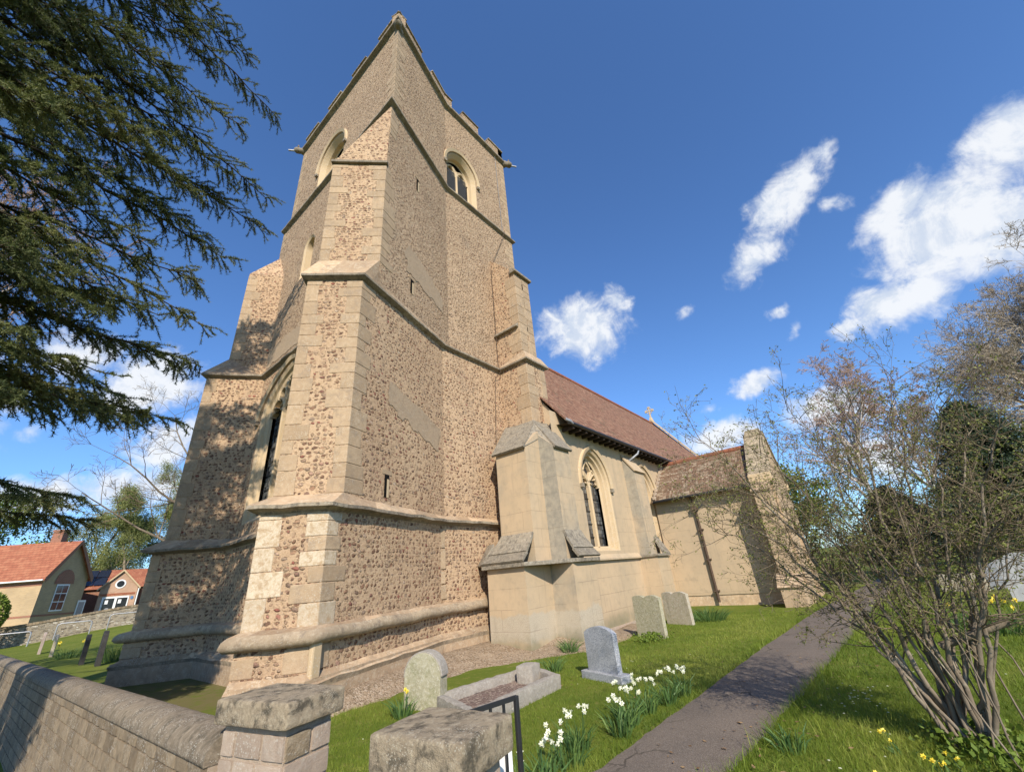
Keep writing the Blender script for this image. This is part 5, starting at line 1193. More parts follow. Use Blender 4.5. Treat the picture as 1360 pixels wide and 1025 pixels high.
strap_clump('weed_clump', (3.55, 29.0), 120, .5, .6, 'yellow green plant behind the dark headstones', 'weeds', 4, 'yellow', None, .08, .6, multi=1)
m = MB(); tag(strap_clump('grave_flower', (4.62, 4.85), 6, .03, .08, 'single red flower left on the kerbed grave', 'flower', 1, 'redpetal', None, .03, .3, multi=1))
def ivy_patch(name, c, r, n, label):
    P = np.stack([c[0]+NP.normal(size=n)*r, c[1]+NP.normal(size=n)*r*.6, gz(*c[:2])+NP.random(n)*.13], 1); D = unit(NP.normal(size=(n, 3))+[0, 0, .4]); Nn = unit(np.cross(D, NP.normal(size=(n, 3))))
    e = empty(name, (c[0], c[1], 0), label, 'ground plant'); adopt(np_obj('foliage', cards(P, D, Nn, NP.uniform(.03, .07, n), NP.uniform(.025, .05, n)), 4, 'hedge', NP.random(n)*.7), e)
ivy_patch('ground_plant', (10.75, 4.85), .26, 700, 'low leafy weeds round the foot of the green tinged headstone')
ivy_patch('ground_plant', (5.75, -.1), .3, 900, 'low leafy weeds round the foot of the shrub')

# grass of the lawn: a mesh of single blades near the path, longer along its edges
def in_poly(x, y, poly):
    c = False; n = len(poly); j = n-1
    for i in range(n):
        if (poly[i][1] > y) != (poly[j][1] > y) and x < (poly[j][0]-poly[i][0])*(y-poly[i][1])/(poly[j][1]-poly[i][1])+poly[i][0]: c = not c
        j = i
    return c
def np_in(X, Y, poly):
    c = np.zeros(len(X), bool); j = len(poly)-1
    for i in range(len(poly)):
        (xi, yi), (xj, yj) = poly[i], poly[j]
        k = ((yi > Y) != (yj > Y)) & (X < (xj-xi)*(Y-yi)/((yj-yi) if yj != yi else 1e-9)+xi); c ^= k; j = i
    return c
def lawn(n, rmin, rmax, a0, a1, h, w, power):
    a = np.radians(NP.uniform(a0, a1, n)); r = rmin+(rmax-rmin)*NP.random(n)**power; X, Y = r*np.cos(a), r*np.sin(a)
    bad = np_in(X, Y, PL+PR[::-1]) | np_in(X, Y, [(2.8, 7.5), (3.4, 6.95), (4.0, 6.95), (5.4, 7.1), (7.0, 7.1), (8.6, 6.05), (9.6, 5.5), (10.9, 5.6), (13.5, 6.15), (22, 6.2), (22, 20), (2.6, 20)]) | np_in(X, Y, KC) | (X < 1.85) | np_in(X, Y, [(16.1, 2.1), (22, 2.1), (22, 7), (16.1, 7)]) | np_in(X, Y, [(1.3, 3.2), (1.9, 3.2), (2, 4.1), (1.3, 4.1)]) | np_in(X, Y, [(1.4, 1.6), (1.95, 1.6), (1.95, 2.25), (1.4, 2.25)])
    X, Y = X[~bad], Y[~bad]; k = len(X); Z = np.array([gz(x, y) for x, y in zip(X, Y)])-.004
    pl = np.array([min(abs(y-np.interp(x, [q[0] for q in PL], [q[1] for q in PL])), abs(y-np.interp(x, [q[0] for q in PR], [q[1] for q in PR]))) for x, y in zip(X, Y)])
    H = h*NP.uniform(.5, 1.3, k)*(1+1.5*np.exp(-(pl/.12)**2)); patch_ = np.array([noise.noise(Vector((x*1.1, y*1.1, 0))) for x, y in zip(X, Y)])
    right = (Y < np.interp(X, [q[0] for q in PR], [q[1] for q in PR])); H *= np.where(right, 1.5, 1.0)*(1+.45*patch_)
    D = unit(np.stack([NP.normal(size=k)*.45, NP.normal(size=k)*.45, np.ones(k)], 1)); dry = np.array([noise.noise(Vector((x*.45+3, y*.45, 2)))+.5*noise.noise(Vector((x*3.1, y*3.1, 8))) for x, y in zip(X, Y)]); T = np.clip(.46+.5*patch_+.75*dry+NP.normal(size=k)*.24-np.where(right, .18, 0), 0, 1)
    side = unit(np.cross(D, NP.normal(size=(k, 3)))); P = np.stack([X, Y, Z], 1); W = w*NP.uniform(.6, 1.2, k)[:, None]
    tri = np.stack([P-side*W, P+side*W, P+D*H[:, None]], 1)
    return tri.reshape(-1, 3), T
v1, t1 = lawn(150000, 2.2, 8.5, -16, 62, .045, .0028, .9); v2, t2 = lawn(90000, 8.0, 17, -14, 40, .05, .005, .8)
tag(np_obj('grass', np.concatenate([v1, v2]), 3, 'blade', np.concatenate([t1, t2])), 'short green lawn grass beside the path', 'grass', kind='stuff')
k = 1500; a = np.radians(NP.uniform(-14, 30, k)); r = NP.uniform(3.5, 9, k); X, Y = r*np.cos(a), r*np.sin(a); ok = (Y < np.interp(X, [q[0] for q in PR], [q[1] for q in PR])-.02) & (NP.random(k) < np.exp(-((Y-np.interp(X, [q[0] for q in PR], [q[1] for q in PR]))/.55)**2)+.12)
X, Y = X[ok], Y[ok]; k = len(X); P = np.stack([X, Y, np.zeros(k)], 1); D = unit(np.stack([NP.normal(size=k)*.4, NP.normal(size=k)*.4, np.ones(k)], 1))
tag(blades_np(P, D, NP.uniform(.10, .26, k), NP.uniform(.004, .007, k), 'blade', 'long_grass', None, .5), 'longer grass tufts on the right side of the path', 'grass', kind='stuff')
V = []; T = []
for cx, cy, s_, n_ in ((6.9, .72, .35, 34), (4.45, 4.6, 1.2, 10), (5.0, .6, .8, 10), (8, 3.6, 1.6, 14), (9, .2, 1.0, 16), (3.6, 5.3, .3, 3)):
    for _ in range(n_):
        x, y = cx+rnd.gauss(0, s_), cy+rnd.gauss(0, s_*.35); z = gz(x, y)+.055; r0 = rnd.uniform(.009, .016)
        if in_poly(x, y, PL+PR[::-1]): continue
        for q in range(3):
            a_ = q*math.pi/3; d = Vector((math.cos(a_), math.sin(a_), .2))*r0; w = Vector((-math.sin(a_), math.cos(a_), 0))*r0*.6
            V += [(x-d.x, y-d.y, z), (x+w.x, y+w.y, z+.004), (x+d.x, y+d.y, z+.002), (x-w.x, y-w.y, z+.004)]; T.append(rnd.random())
tag(np_obj('daisies', np.array(V), 4, 'petal', T), 'tiny white daisies dotted over the lawn', 'daisies', kind='stuff')

V = []; T = []
for _ in range(420):       # last year's leaves on the path edges and the lawn
    x = rnd.uniform(3.2, 15); y = np.interp(x, [q[0] for q in PR], [q[1] for q in PR])+rnd.gauss(0, .35) if rnd.random() < .6 else rnd.uniform(-.8, 5)
    if in_poly(x, y, KC) or y > 5.6: continue
    z = gz(x, y)+rnd.uniform(.03, .05); r0 = rnd.uniform(.012, .028); a_ = rnd.uniform(0, 6.3); d = Vector((math.cos(a_), math.sin(a_), rnd.uniform(-.2, .4)))*r0; w = Vector((-math.sin(a_), math.cos(a_), rnd.uniform(-.4, .4)))*r0*.55
    V += [(x-d.x, y-d.y, z-d.z*.2), (x+w.x, y+w.y, z+w.z), (x+d.x, y+d.y, z+d.z), (x-w.x, y-w.y, z-w.z*.3)]; T.append(rnd.random())
tag(np_obj('leaf_litter', np.array(V), 4, 'deadleaf', T), 'dead brown leaves scattered over the path edge and lawn', 'leaf litter', kind='stuff')

# ------------------------------------------------------------------ trees and shrubs
def grow(segs, tips, p, d, L, r, lvl, rg, o):
    """recursive limb: o = dict(kids, ratio, angle, wob, up, steps, droop)"""
    n = o['steps'][min(lvl, len(o['steps'])-1)]; st = L/n; kids = o['kids'][min(lvl, len(o['kids'])-1)]; pos_ = sorted(rg.uniform(o['start'] if lvl else o.get('start0', .3), 1) for _ in range(kids)); ki = 0
    for i in range(n):
        f0, f1 = i/n, (i+1)/n; w = o['wob']*(1+.3*lvl)
        d = (d+Vector((rg.gauss(0, w), rg.gauss(0, w), rg.gauss(0, w)*.7+o['up'][min(lvl, len(o['up'])-1)]))).normalized()
        q = p+d*st; r0, r1 = r*(1-f0*.75), r*(1-f1*.75); segs.append((*p, *q, max(r0, o['rmin']), max(r1, o['rmin'])))
        while ki < kids and pos_[ki] <= f1:
            ki += 1
            if lvl < o['levels']:
                ang = math.radians(rg.uniform(*o['angle'])); ax = Vector((rg.gauss(0, 1), rg.gauss(0, 1), rg.gauss(0, 1))).cross(d).normalized()
                cd = (Matrix.Rotation(ang, 3, ax) @ d); L2 = L*o['ratio']*rg.uniform(.65, 1.2)*(1-.35*f1)
                grow(segs, tips, q.copy(), cd, L2, r1*.62, lvl+1, rg, o)
        p = q
    tips.append((p.copy(), d.copy()))
def bare_tree(name, base, h, r, o, label, seed, mat='bark', twig='twig', dirs=None, split=1):
    rg = random.Random(seed); e = empty(name, (base[0], base[1], gz(base[0], base[1])), label, 'tree'); segs = []; tips = []
    b = Vector((base[0], base[1], gz(base[0], base[1])-.2)); 
    if dirs:
        for d, L, rr, z in dirs: grow(segs, tips, b+Vector((0, 0, z)), Vector(d).normalized(), L, rr, 1, rg, o)
        segs.append((*b, *(b+Vector((0, 0, h*.4))), r, r*.8)); segs.append((*(b+Vector((0, 0, h*.4))), *(b+Vector((.2, .1, h*.75))), r*.8, r*.35))
    grow(segs, tips, b, Vector((0, 0, 1)), h, r, 0, rg, o)
    big = [s for s in segs if s[6] > r*.16]; small = [s for s in segs if s[6] <= r*.16]
    adopt(segs_obj('trunk', big, mat, 8), e); adopt(segs_obj('twigs', small, twig, 3), e)
    return e, tips, segs
def leaf_obj(tips, n, size, spread, mat, parent, seed=0, name='foliage', wr=.55, tone_z=None):
    g_ = np.random.default_rng(seed); Pt = np.array([t_[0] for t_ in tips]); i = g_.integers(0, len(Pt), n)
    P = Pt[i]+g_.normal(size=(n, 3))*spread; D = unit(g_.normal(size=(n, 3))+[0, 0, -.2]); Nn = unit(np.cross(D, g_.normal(size=(n, 3)))); S = g_.uniform(.6, 1.3, n)*size
    cl = np.array([noise.noise(Vector(p)*.6) for p in P]); adopt(np_obj(name, cards(P, D, Nn, S, S*wr), 4, mat, np.clip(.5+.5*cl+g_.normal(size=n)*.22, 0, 1)), parent)
OAK = dict(levels=4, kids=[9, 7, 6, 5, 0], ratio=.56, angle=(28, 62), wob=.10, up=[.0, .03, .02, .01], steps=[8, 7, 5, 4, 3], start=.22, start0=.25, rmin=.009)
BIRCH = dict(levels=4, kids=[26, 10, 8, 6, 0], ratio=.42, angle=(22, 50), wob=.07, up=[.0, .05, -.03, -.10, -.16], steps=[10, 6, 5, 4, 4], start=.2, start0=.28, rmin=.010)
# big bare tree leaning in from the right
bare_tree('bare_tree', (25.8, -7.8), 8.5, .26, dict(levels=5, kids=[17, 10, 8, 6, 5, 0], ratio=.66, angle=(22, 58), wob=.09, up=[.0, .05, .03, .02, .01], steps=[9, 7, 5, 4, 3, 3], start=.18, start0=.12, rmin=.0065), 'large bare grey tree with a fine twiggy crown at the right edge', 5, 'bark', 'paletwig')
bare_tree('birch_tree', (45.0, -1.2), 15.2, .26, dict(BIRCH, rmin=.012, kids=[30, 12, 8, 6, 0]), 'bare birch with pale stems and russet twigs beyond the porch', 9, 'birchbark', 'birchtwig')
bare_tree('birch_tree', (47.0, -5.0), 13.5, .2, dict(BIRCH, rmin=.016), 'smaller bare birch right of the russet birch', 12, 'birchbark', 'birchtwig')
bare_tree('bare_tree', (9.3, 32.5), 17, .26, dict(OAK, levels=4, kids=[13, 8, 7, 6, 0], rmin=.008, ratio=.52), 'bare thin tree standing behind the tower on the left', 21, dirs=[((-.75, .2, .35), 8, .10, 4.0), ((-.8, 0, .6), 7.5, .10, 6.0), ((-.4, .3, .9), 8, .1, 7)])
bare_tree('birch_tree', (-3.4, 24), 15, .2, dict(BIRCH, rmin=.008), 'weeping bare birch at the far left edge under the cedar', 15, 'birchbark', 'birchtwig')
def leafy_tree(name, base, h, rad, n, size, mat, label, seed, low=.25, o=None, spread=.35, bare=0):
    oo = o or dict(levels=3, kids=[12, 7, 5, 0], ratio=.5, angle=(30, 65), wob=.1, up=[0, .04, .02], steps=[8, 6, 4, 3], start=.2, start0=low, rmin=.015)
    rg = random.Random(seed); e = empty(name, (base[0], base[1], gz(*base)), label, 'tree'); segs = []; tips = []
    grow(segs, tips, Vector((base[0], base[1], gz(*base)-.2)), Vector((0, 0, 1)), h, h*.018, 0, rg, dict(oo, ratio=oo['ratio']*rad/(h*.5)))
    adopt(segs_obj('trunk', segs, 'bark', 5), e); leaf_obj(tips, n, size, spread, mat, e, seed, 'crown')
    return e
leafy_tree('willow_tree', (8.3, 76), 15, 6.5, 40000, .15, 'willow', 'pale green spring tree behind the school roof', 31, .15)
leafy_tree('willow_tree', (15.8, 74), 15.5, 6.5, 40000, .15, 'willow', 'olive spring tree between school and tower', 32, .12)
leafy_tree('willow_tree', (11.8, 70), 13, 5.5, 40000, .15, 'willow', 'tall pale olive tree between the other two spring trees', 37, .1)
leafy_tree('willow_tree', (21, 78), 15, 6.5, 34000, .16, 'willow', 'spring tree mostly hidden by the tower edge', 38, .12)
leafy_tree('broadleaf_tree', (1.2, 72), 12.5, 6, 30000, .28, 'hedge', 'rounded bright green tree behind the hall chimney', 33, .2, spread=.6)
leafy_tree('broadleaf_tree', (-9, 70), 14, 7, 30000, .28, 'hedge', 'tall green tree beyond the left edge of the hall', 34, .2, spread=.6)
def conifer_mass(name, base, h, rad, n, label, seed, mat='evergreen', size=.11):
    """dense evergreen: leaf tufts on many drooping boughs inside an uneven cone"""
    g_ = np.random.default_rng(seed); e = empty(name, (base[0], base[1], gz(*base)), label, 'tree'); nb = 420; tips = []; segs = [(base[0], base[1], -.2, base[0], base[1], h*.95, h*.03, .03)]
    for k in range(nb):
        f = g_.random()**.8; z = .3+f*(h-.5); a = g_.random()*2*np.pi; L = rad*(1-f)**.72*g_.uniform(.55, 1.15)*(1+.45*noise.noise(Vector((math.cos(a)*1.5, math.sin(a)*1.5, z*.5+seed))))
        q0 = Vector((base[0], base[1], z)); 
        for s_ in np.linspace(.35, 1, 6): tips.append((q0+Vector((math.cos(a)*L*s_, math.sin(a)*L*s_, .15*L*math.sin(s_*2.2))), None))
        segs.append((*q0, *(q0+Vector((math.cos(a)*L, math.sin(a)*L, .1*L))), .03, .008))
    adopt(segs_obj('trunk', segs, 'bark', 5), e); leaf_obj(tips, n, size, .13, mat, e, seed, 'crown', .5)
conifer_mass('evergreen_tree', (24.0, -4.3), 6.6, 3.2, 60000, 'dark evergreen tree behind the shrub on the right', 41)
conifer_mass('evergreen_tree', (22.5, -8.2), 5.6, 3.4, 34000, 'dark evergreen bush at the right edge under bare tree', 42)
conifer_mass('evergreen_tree', (33, -1.2), 4.6, 3.4, 14000, 'low dark evergreen beyond the porch end', 43, size=.2)
conifer_mass('evergreen_tree', (40, -5.5), 5.5, 4.5, 14000, 'broad dark evergreen far behind the headstones', 44, size=.24)
leafy_tree('hedge_tree', (60, 6), 9, 6, 8000, .4, 'hedge', 'distant green tree beyond the porch roof', 45, .1)

# the thorny shrub beside the path
BUSH = [(5.00, 1.41, 2.24), (5.41, 1.45, 1.93), (4.95, 0.70, 2.63), (5.90, 1.07, 2.48), (5.19, 0.25, 3.02), (6.18, 0.45, 2.58), (5.59, -0.30, 3.12), (5.00, 0.12, 2.20), (5.76, -0.72, 3.20), (6.36, -0.68, 2.88), (5.32, -0.93, 2.79), (5.89, -1.14, 2.63), (5.15, -1.23, 2.54), (5.87, -1.26, 2.15), (5.26, 0.68, 1.72), (5.97, 0.59, 1.40), (6.30, -0.01, 1.97), (6.56, -0.75, 2.36), (5.13, -0.85, 1.72), (5.46, -1.24, 1.92), (4.84, 1.24, 2.92), (5.19, -0.26, 2.15), (5.74, -0.80, 1.96), (5.74, 0.86, 2.07), (5.18, 0.45, 1.91), (5.60, 0.21, 1.67), (5.39, -0.30, 1.75)]
def bush():
    rg = random.Random(77); e = empty('shrub', (5.92, -.05, 0), 'many stemmed bare shrub just budding into leaf beside the path', 'shrub'); stems, twigs, tips = [], [], []
    for k, t_ in enumerate(BUSH):
        T_ = Vector(t_); b = Vector((5.92+rg.uniform(-.13, .13), -.05+rg.uniform(-.13, .13), -.03)); h = (T_-b); c1 = b+Vector((h.x*.22+rg.uniform(-.1, .1), h.y*.30, h.z*.38)); c2 = b+Vector((h.x*.6, h.y*.62, h.z*.88+rg.uniform(0, .15)))
        N_ = 16; pts = []
        for i in range(N_+1):
            s_ = i/N_; pts.append(((1-s_)**3)*b+3*((1-s_)**2)*s_*c1+3*(1-s_)*s_*s_*c2+s_**3*T_+Vector((rg.gauss(0, .018), rg.gauss(0, .018), rg.gauss(0, .014)))*(1 if i else 0))
        r0 = rg.uniform(.012, .022) if k % 3 else rg.uniform(.022, .031)
        for i in range(N_):
            ra, rb = r0*(1-i/N_*.86), r0*(1-(i+1)/N_*.86); stems.append((*pts[i], *pts[i+1], ra, rb))
            if i >= 5:
                for _ in range(2 if i < 8 else 3):
                    if rg.random() < .68:
                        d = (pts[i+1]-pts[i]).normalized(); ax = Vector((rg.gauss(0, 1), rg.gauss(0, 1), rg.gauss(0, 1))).cross(d).normalized(); cd = Matrix.Rotation(math.radians(rg.uniform(22, 70)), 3, ax) @ d
                        grow(twigs, tips, pts[i].lerp(pts[i+1], rg.random()), cd, rg.uniform(.28, .75), max(.0045, rb*.45), 1, rg, dict(levels=3, kids=[0, 4, 3, 0], ratio=.55, angle=(25, 65), wob=.13, up=[0, .02, .0, 0], steps=[5, 6, 4, 3], start=.12, rmin=.0017))
        tips.append((pts[-1], None))
    for _ in range(7):       # straight young shoots round the foot
        b = Vector((5.85+rg.uniform(-.5, .5), -.2+rg.uniform(-.4, .3), 0)); d = Vector((rg.uniform(-.15, .1), rg.uniform(-.25, .25), 1)).normalized(); sh_ = []; grow(sh_, [], b, d, rg.uniform(1.2, 2.4), .009, 9, rg, dict(levels=0, kids=[0], ratio=.5, angle=(20, 50), wob=.03, up=[0], steps=[9], start=.3, rmin=.003)); adopt(segs_obj('young_shoot', sh_, 'bark', 5), e)
    # pale cut stub
    adopt(segs_obj('cut_stub', [(5.8, -.12, .75, 5.72, -.62, .95, .032, .028)], 'bark', 8), e)
    adopt(segs_obj('stem', stems, 'bark', 7), e); adopt(segs_obj('twigs', twigs, 'twig', 3), e)
    pts_ = [(Vector(s[3:6]), None) for s in twigs if s[6] < .0024]
    leaf_obj(pts_+tips, 21000, .024, .014, 'budleaf', e, 3, 'leaf_buds', .55)
bush()

# the cedar: level boughs reaching in from the left, sprays hanging off them
CEDAR = [(-0.61, 8.48, 14.94), (0.31, 8.79, 15.78), (0.35, 9.39, 14.68), (2.02, 9.39, 14.45), (1.14, 8.52, 12.10), (2.05, 8.97, 10.86), (2.32, 9.52, 10.35), (1.60, 8.86, 8.44), (1.24, 8.31, 7.23), (1.57, 9.27, 6.95), (1.33, 9.10, 5.90), (1.93, 10.02, 6.36), (1.50, 9.48, 4.85), (1.01, 8.94, 4.53), (0.50, 8.59, 4.52), (0.04, 8.80, 4.47), (0.88, 9.56, 3.03), (0.41, 8.99, 3.17), (0.57, 7.98, 9.02), (0.36, 7.79, 7.20), (0.19, 8.20, 6.23), (-0.26, 7.60, 9.30), (-1.15, 7.71, 10.98), (-1.57, 8.46, 15.13), (-0.65, 7.37, 7.41), (-0.30, 7.79, 5.13), (-1.01, 6.93, 8.28), (-0.76, 6.96, 5.87), (0.03, 8.20, 11.24), (-1.77, 7.39, 10.41), (0.75, 7.96, 6.09), (0.30, 7.99, 4.94), (1.14, 8.73, 10.67), (0.95, 8.55, 8.52), (-0.41, 7.99, 4.37), (-0.33, 7.59, 6.60), (0.93, 9.15, 15.58)]
def cedar():
    rg = random.Random(5); g_ = np.random.default_rng(6); TX, TY = -6.4, 8.6
    e = empty('cedar_tree', (TX, TY, 0), 'dark spreading cedar reaching in from the upper left', 'tree'); limbs, twigs, spray = [], [], []
    limbs.append((TX, TY, -.2, TX, TY, 9, .55, .42)); limbs.append((TX, TY, 9, TX+.2, TY, 19, .42, .12))
    tg = [Vector(t_) for t_ in CEDAR]
    for k in range(15):      # boughs out of the picture or filling the crown
        a = rg.uniform(-2.6, 2.9); z = rg.uniform(4.5, 17); R_ = rg.uniform(4.5, 7.5)
        q = Vector((TX+R_*math.cos(a), TY+R_*math.sin(a), z-.4))
        if q.x > -1.2 and q.y < 8.6: continue
        if q.x > .2: q.x = .2
        tg.append(q)
    for T_ in list(tg[:37:2]): tg.append(T_+Vector((rg.uniform(-1.3, -.2), rg.uniform(-.7, .5), rg.uniform(-.8, .6))))
    for T_ in tg:
        z0 = T_.z+rg.uniform(-.9, .9)-.3; b = Vector((TX, TY, max(2.0, z0))); h = T_-b; Lh = h.length; N_ = 20; pts = []
        sg = rg.uniform(.2, .7); side = Vector((-h.y, h.x, 0)).normalized()*rg.uniform(-.5, .5)
        for i in range(N_+1):
            s_ = i/N_; pts.append(b.lerp(T_, s_)+Vector((0, 0, sg*math.sin(math.pi*s_)))+side*math.sin(math.pi*s_)+Vector((rg.gauss(0, .03), rg.gauss(0, .03), rg.gauss(0, .03))))
        r0 = .018*Lh**.6
        for i in range(N_):
            limbs.append((*pts[i], *pts[i+1], r0*(1-i/N_*.9)+.004, r0*(1-(i+1)/N_*.9)+.004))
            if i < 5: continue
            d = (pts[i+1]-pts[i]).normalized(); hz = d.cross(Vector((0, 0, 1))).normalized(); rem = (N_-i)/N_
            for _ in range(6):
                sd = rg.choice((-1, 1)); L2 = (.30+1.15*rem)*rg.uniform(.55, 1.1); cd = (d*rg.uniform(.5, 1.0)+hz*sd*rg.uniform(.5, 1.0)+Vector((0, 0, rg.uniform(-.30, .12)))).normalized(); q = pts[i].lerp(pts[i+1], rg.random()); n2 = max(3, int(L2/.12))
                for j in range(n2):
                    cd = (cd+Vector((rg.gauss(0, .06), rg.gauss(0, .06), -.035+rg.gauss(0, .05)))).normalized(); q2 = q+cd*L2/n2; twigs.append((*q, *q2, .010*(1-j/n2)+.003, .010*(1-(j+1)/n2)+.003)); spray.append((q, q2))
                    if rg.random() < .85:
                        L3 = rg.uniform(.10, .34)*(1.15-j/n2*.5); c3 = (cd*.55+Vector((rg.gauss(0, .45), rg.gauss(0, .45), -.35+rg.gauss(0, .28)))).normalized(); n3 = max(1, int(L3/.10)); s0 = q2
                        for _k in range(n3):
                            c3 = (c3+Vector((0, 0, -.12))).normalized(); s1 = s0+c3*L3/n3; twigs.append((*s0, *s1, .0035, .002)); spray.append((s0, s1)); s0 = s1
                    q = q2
        spray.append((pts[-2], pts[-1]))
    adopt(segs_obj('trunk', [l for l in limbs if l[6] > .05], 'cedarbark', 9), e); adopt(segs_obj('boughs', [l for l in limbs if l[6] <= .05]+twigs, 'cedarbark', 3), e)
    A = np.array([a for a, b in spray]); B = np.array([b for a, b in spray]); per = 30; n = len(A)*per; idx = np.repeat(np.arange(len(A)), per)
    f = g_.random(n)[:, None]; P = A[idx]*(1-f)+B[idx]*f; ax = unit(B-A)[idx]; D = unit(ax*g_.uniform(.25, .9, n)[:, None]+unit(g_.normal(size=(n, 3)))*.8+[0, 0, .15]); Nn = unit(np.cross(D, g_.normal(size=(n, 3)))); L_ = g_.uniform(.035, .075, n)
    W_ = g_.uniform(.008, .015, n)[:, None]; tri = np.stack([P-Nn*W_*.5, P+Nn*W_*.5, P+D*L_[:, None]], 1).reshape(-1, 3)
    tn_ = np.clip(.42+.6*np.array([noise.noise(Vector(a)*.9) for a in A])[idx]+g_.normal(size=n)*.16, 0, 1); adopt(np_obj('foliage', tri, 3, 'cedar', tn_), e)
cedar()

# ------------------------------------------------------------------ the school beyond the churchyard
class Loc:
    """local frame of a far building: u along the front, d back from it"""
    def __init__(s, o, ang): s.o = Vector((o[0], o[1], 0)); s.u = Vector((math.cos(ang), math.sin(ang), 0)); s.d = Vector((-s.u.y, s.u.x, 0)); s.a = ang
    def p(s, u, d, z): return s.o+s.u*u+s.d*d+Vector((0, 0, z))
def fq(m, l, pts, mat, tn=.5): m.face([l.p(*q) for q in pts], mat, tn)
# hall: front face looks south-west, gable to the right in shade
hall = empty('school_hall', (3.7, 55.9, .7), 'yellow brick school hall with orange tiled roof and shaded gable', 'school'); hl = Loc((3.75, 55.9), math.atan2(-.64, .77))
m = MB(); W_, E_, RZ_, D_ = 14, 5.0, 8.0, 2.5
fq(m, hl, [(-W_, 0, 0), (0, 0, 0), (0, 0, E_), (-W_, 0, E_)], 'yellowbrick'); fq(m, hl, [(0, 0, 0), (0, 2*D_, 0), (0, 2*D_, E_), (0, D_, RZ_), (0, 0, E_)], 'yellowbrick'); fq(m, hl, [(-W_, 2*D_, 0), (0, 2*D_, 0), (0, 2*D_, E_), (-W_, 2*D_, E_)], 'yellowbrick'); adopt(m.build('wall'), hall)
m = MB()
for s_ in (0, 1):
    y0 = -.3 if s_ == 0 else 2*D_+.3; fq(m, hl, [(-W_, y0, E_-.25), (.25, y0, E_-.25), (.25, D_, RZ_+.1), (-W_, D_, RZ_+.1)], 'pantile'); fq(m, hl, [(-W_, y0, E_-.37), (.25, y0, E_-.37), (.25, D_, RZ_-.03), (-W_, D_, RZ_-.03)], 'pantile')
fq(m, hl, [(-W_, -.3, E_-.25), (.25, -.3, E_-.25), (.25, -.3, E_-.37), (-W_, -.3, E_-.37)], 'pantile'); rf = m.build('roof', recalc=False); adopt(rf, hall)
m = MB(); m.tube([hl.p(-W_, -.36, E_-.3), hl.p(.2, -.36, E_-.3)], .07, 'white', 6); adopt(m.build('gutter'), hall)
m = MB(); q = hl.p(-2.9, D_+1.6, 8.0); m.box(q, (.85, .7, 2.7), 'redbrick', .5, hl.a); m.box(q+Vector((0, 0, 1.35)), (.95, .8, .16), 'redbrick', .5, hl.a); adopt(m.build('chimney'), hall)
m = MB(); fq(m, hl, [(-W_, -.02, E_-.7), (0, -.02, E_-.7), (0, -.02, E_-.45), (-W_, -.02, E_-.45)], 'redbrick'); fq(m, hl, [(-W_, -.02, 1.9), (0, -.02, 1.9), (0, -.02, 2.05), (-W_, -.02, 2.05)], 'redbrick'); fq(m, hl, [(.02, 0, 1.9), (.02, 2*D_, 1.9), (.02, 2*D_, 2.05), (.02, 0, 2.05)], 'redbrick')
fq(m, hl, [(.3, -.3, E_-.1), (.3, D_, RZ_+.2), (.3, D_, RZ_-.25), (.3, -.2, E_-.55)], 'redbrick'); fq(m, hl, [(.3, 2*D_+.3, E_-.1), (.3, D_, RZ_+.2), (.3, D_, RZ_-.25), (.3, 2*D_+.2, E_-.55)], 'redbrick'); adopt(m.build('brick_band', recalc=False), hall)
def far_window(l, u, d, z0, z1, w, ax, parent, arch_=False):
    m = MB(); f = (lambda a, z, k: l.p(u+a, d-k, z)) if ax == 'u' else (lambda a, z, k: l.p(u+k, d+a, z))
    def rect(a0, a1, b0, b1, k, mat): m.face([f(a0, b0, k), f(a1, b0, k), f(a1, b1, k), f(a0, b1, k)], mat)
    rect(-w/2-.08, w/2+.08, z0-.08, z1+.08, .03, 'white'); o = m.build('window', recalc=False); adopt(o, parent); m = MB()
    for i in range(2):
        for j in range(3): rect(-w/2+w/2*i+.04, -w/2+w/2*(i+1)-.04, z0+(z1-z0)*j/3+.04, z0+(z1-z0)*(j+1)/3-.04, .05, 'pane')
    p_ = m.build('pane', recalc=False); p_.parent = o
    if arch_:
        m = MB(); n = 10
        for i in range(n):
            a0, a1 = math.pi*i/n, math.pi*(i+1)/n; r0, r1 = w/2+.05, w/2+.45
            m.face([f(r0*math.cos(a0), z1+.1+r0*math.sin(a0)*1.1, .04), f(r1*math.cos(a0), z1+.1+r1*math.sin(a0)*1.1, .04), f(r1*math.cos(a1), z1+.1+r1*math.sin(a1)*1.1, .04), f(r0*math.cos(a1), z1+.1+r0*math.sin(a1)*1.1, .04)], 'redbrick')
        m.face([f(-w/2-.05, z1+.1, .035)]+[f((w/2+.06)*math.cos(math.pi-math.pi*i/n), z1+.1+(w/2+.06)*math.sin(math.pi*i/n)*1.1, .035) for i in range(n+1)], 'redbrick'); q_ = m.build('brick_arch', recalc=False); q_.parent = o
far_window(hl, 0, 2.3, 2.3, 4.3, 1.3, 'd', hall, True)
m = MB(); m.face([hl.p(.05, 4.6, .7), hl.p(.05, 5.6, .7), hl.p(.05, 5.6, 3.0), hl.p(.05, 4.6, 3.0)], 'white'); dr = m.build('door', recalc=False); adopt(dr, hall); m = MB(); m.face([hl.p(.07, 4.75, .9), hl.p(.07, 5.45, .9), hl.p(.07, 5.45, 2.85), hl.p(.07, 4.75, 2.85)], 'lead'); q_ = m.build('pane', recalc=False); q_.parent = dr
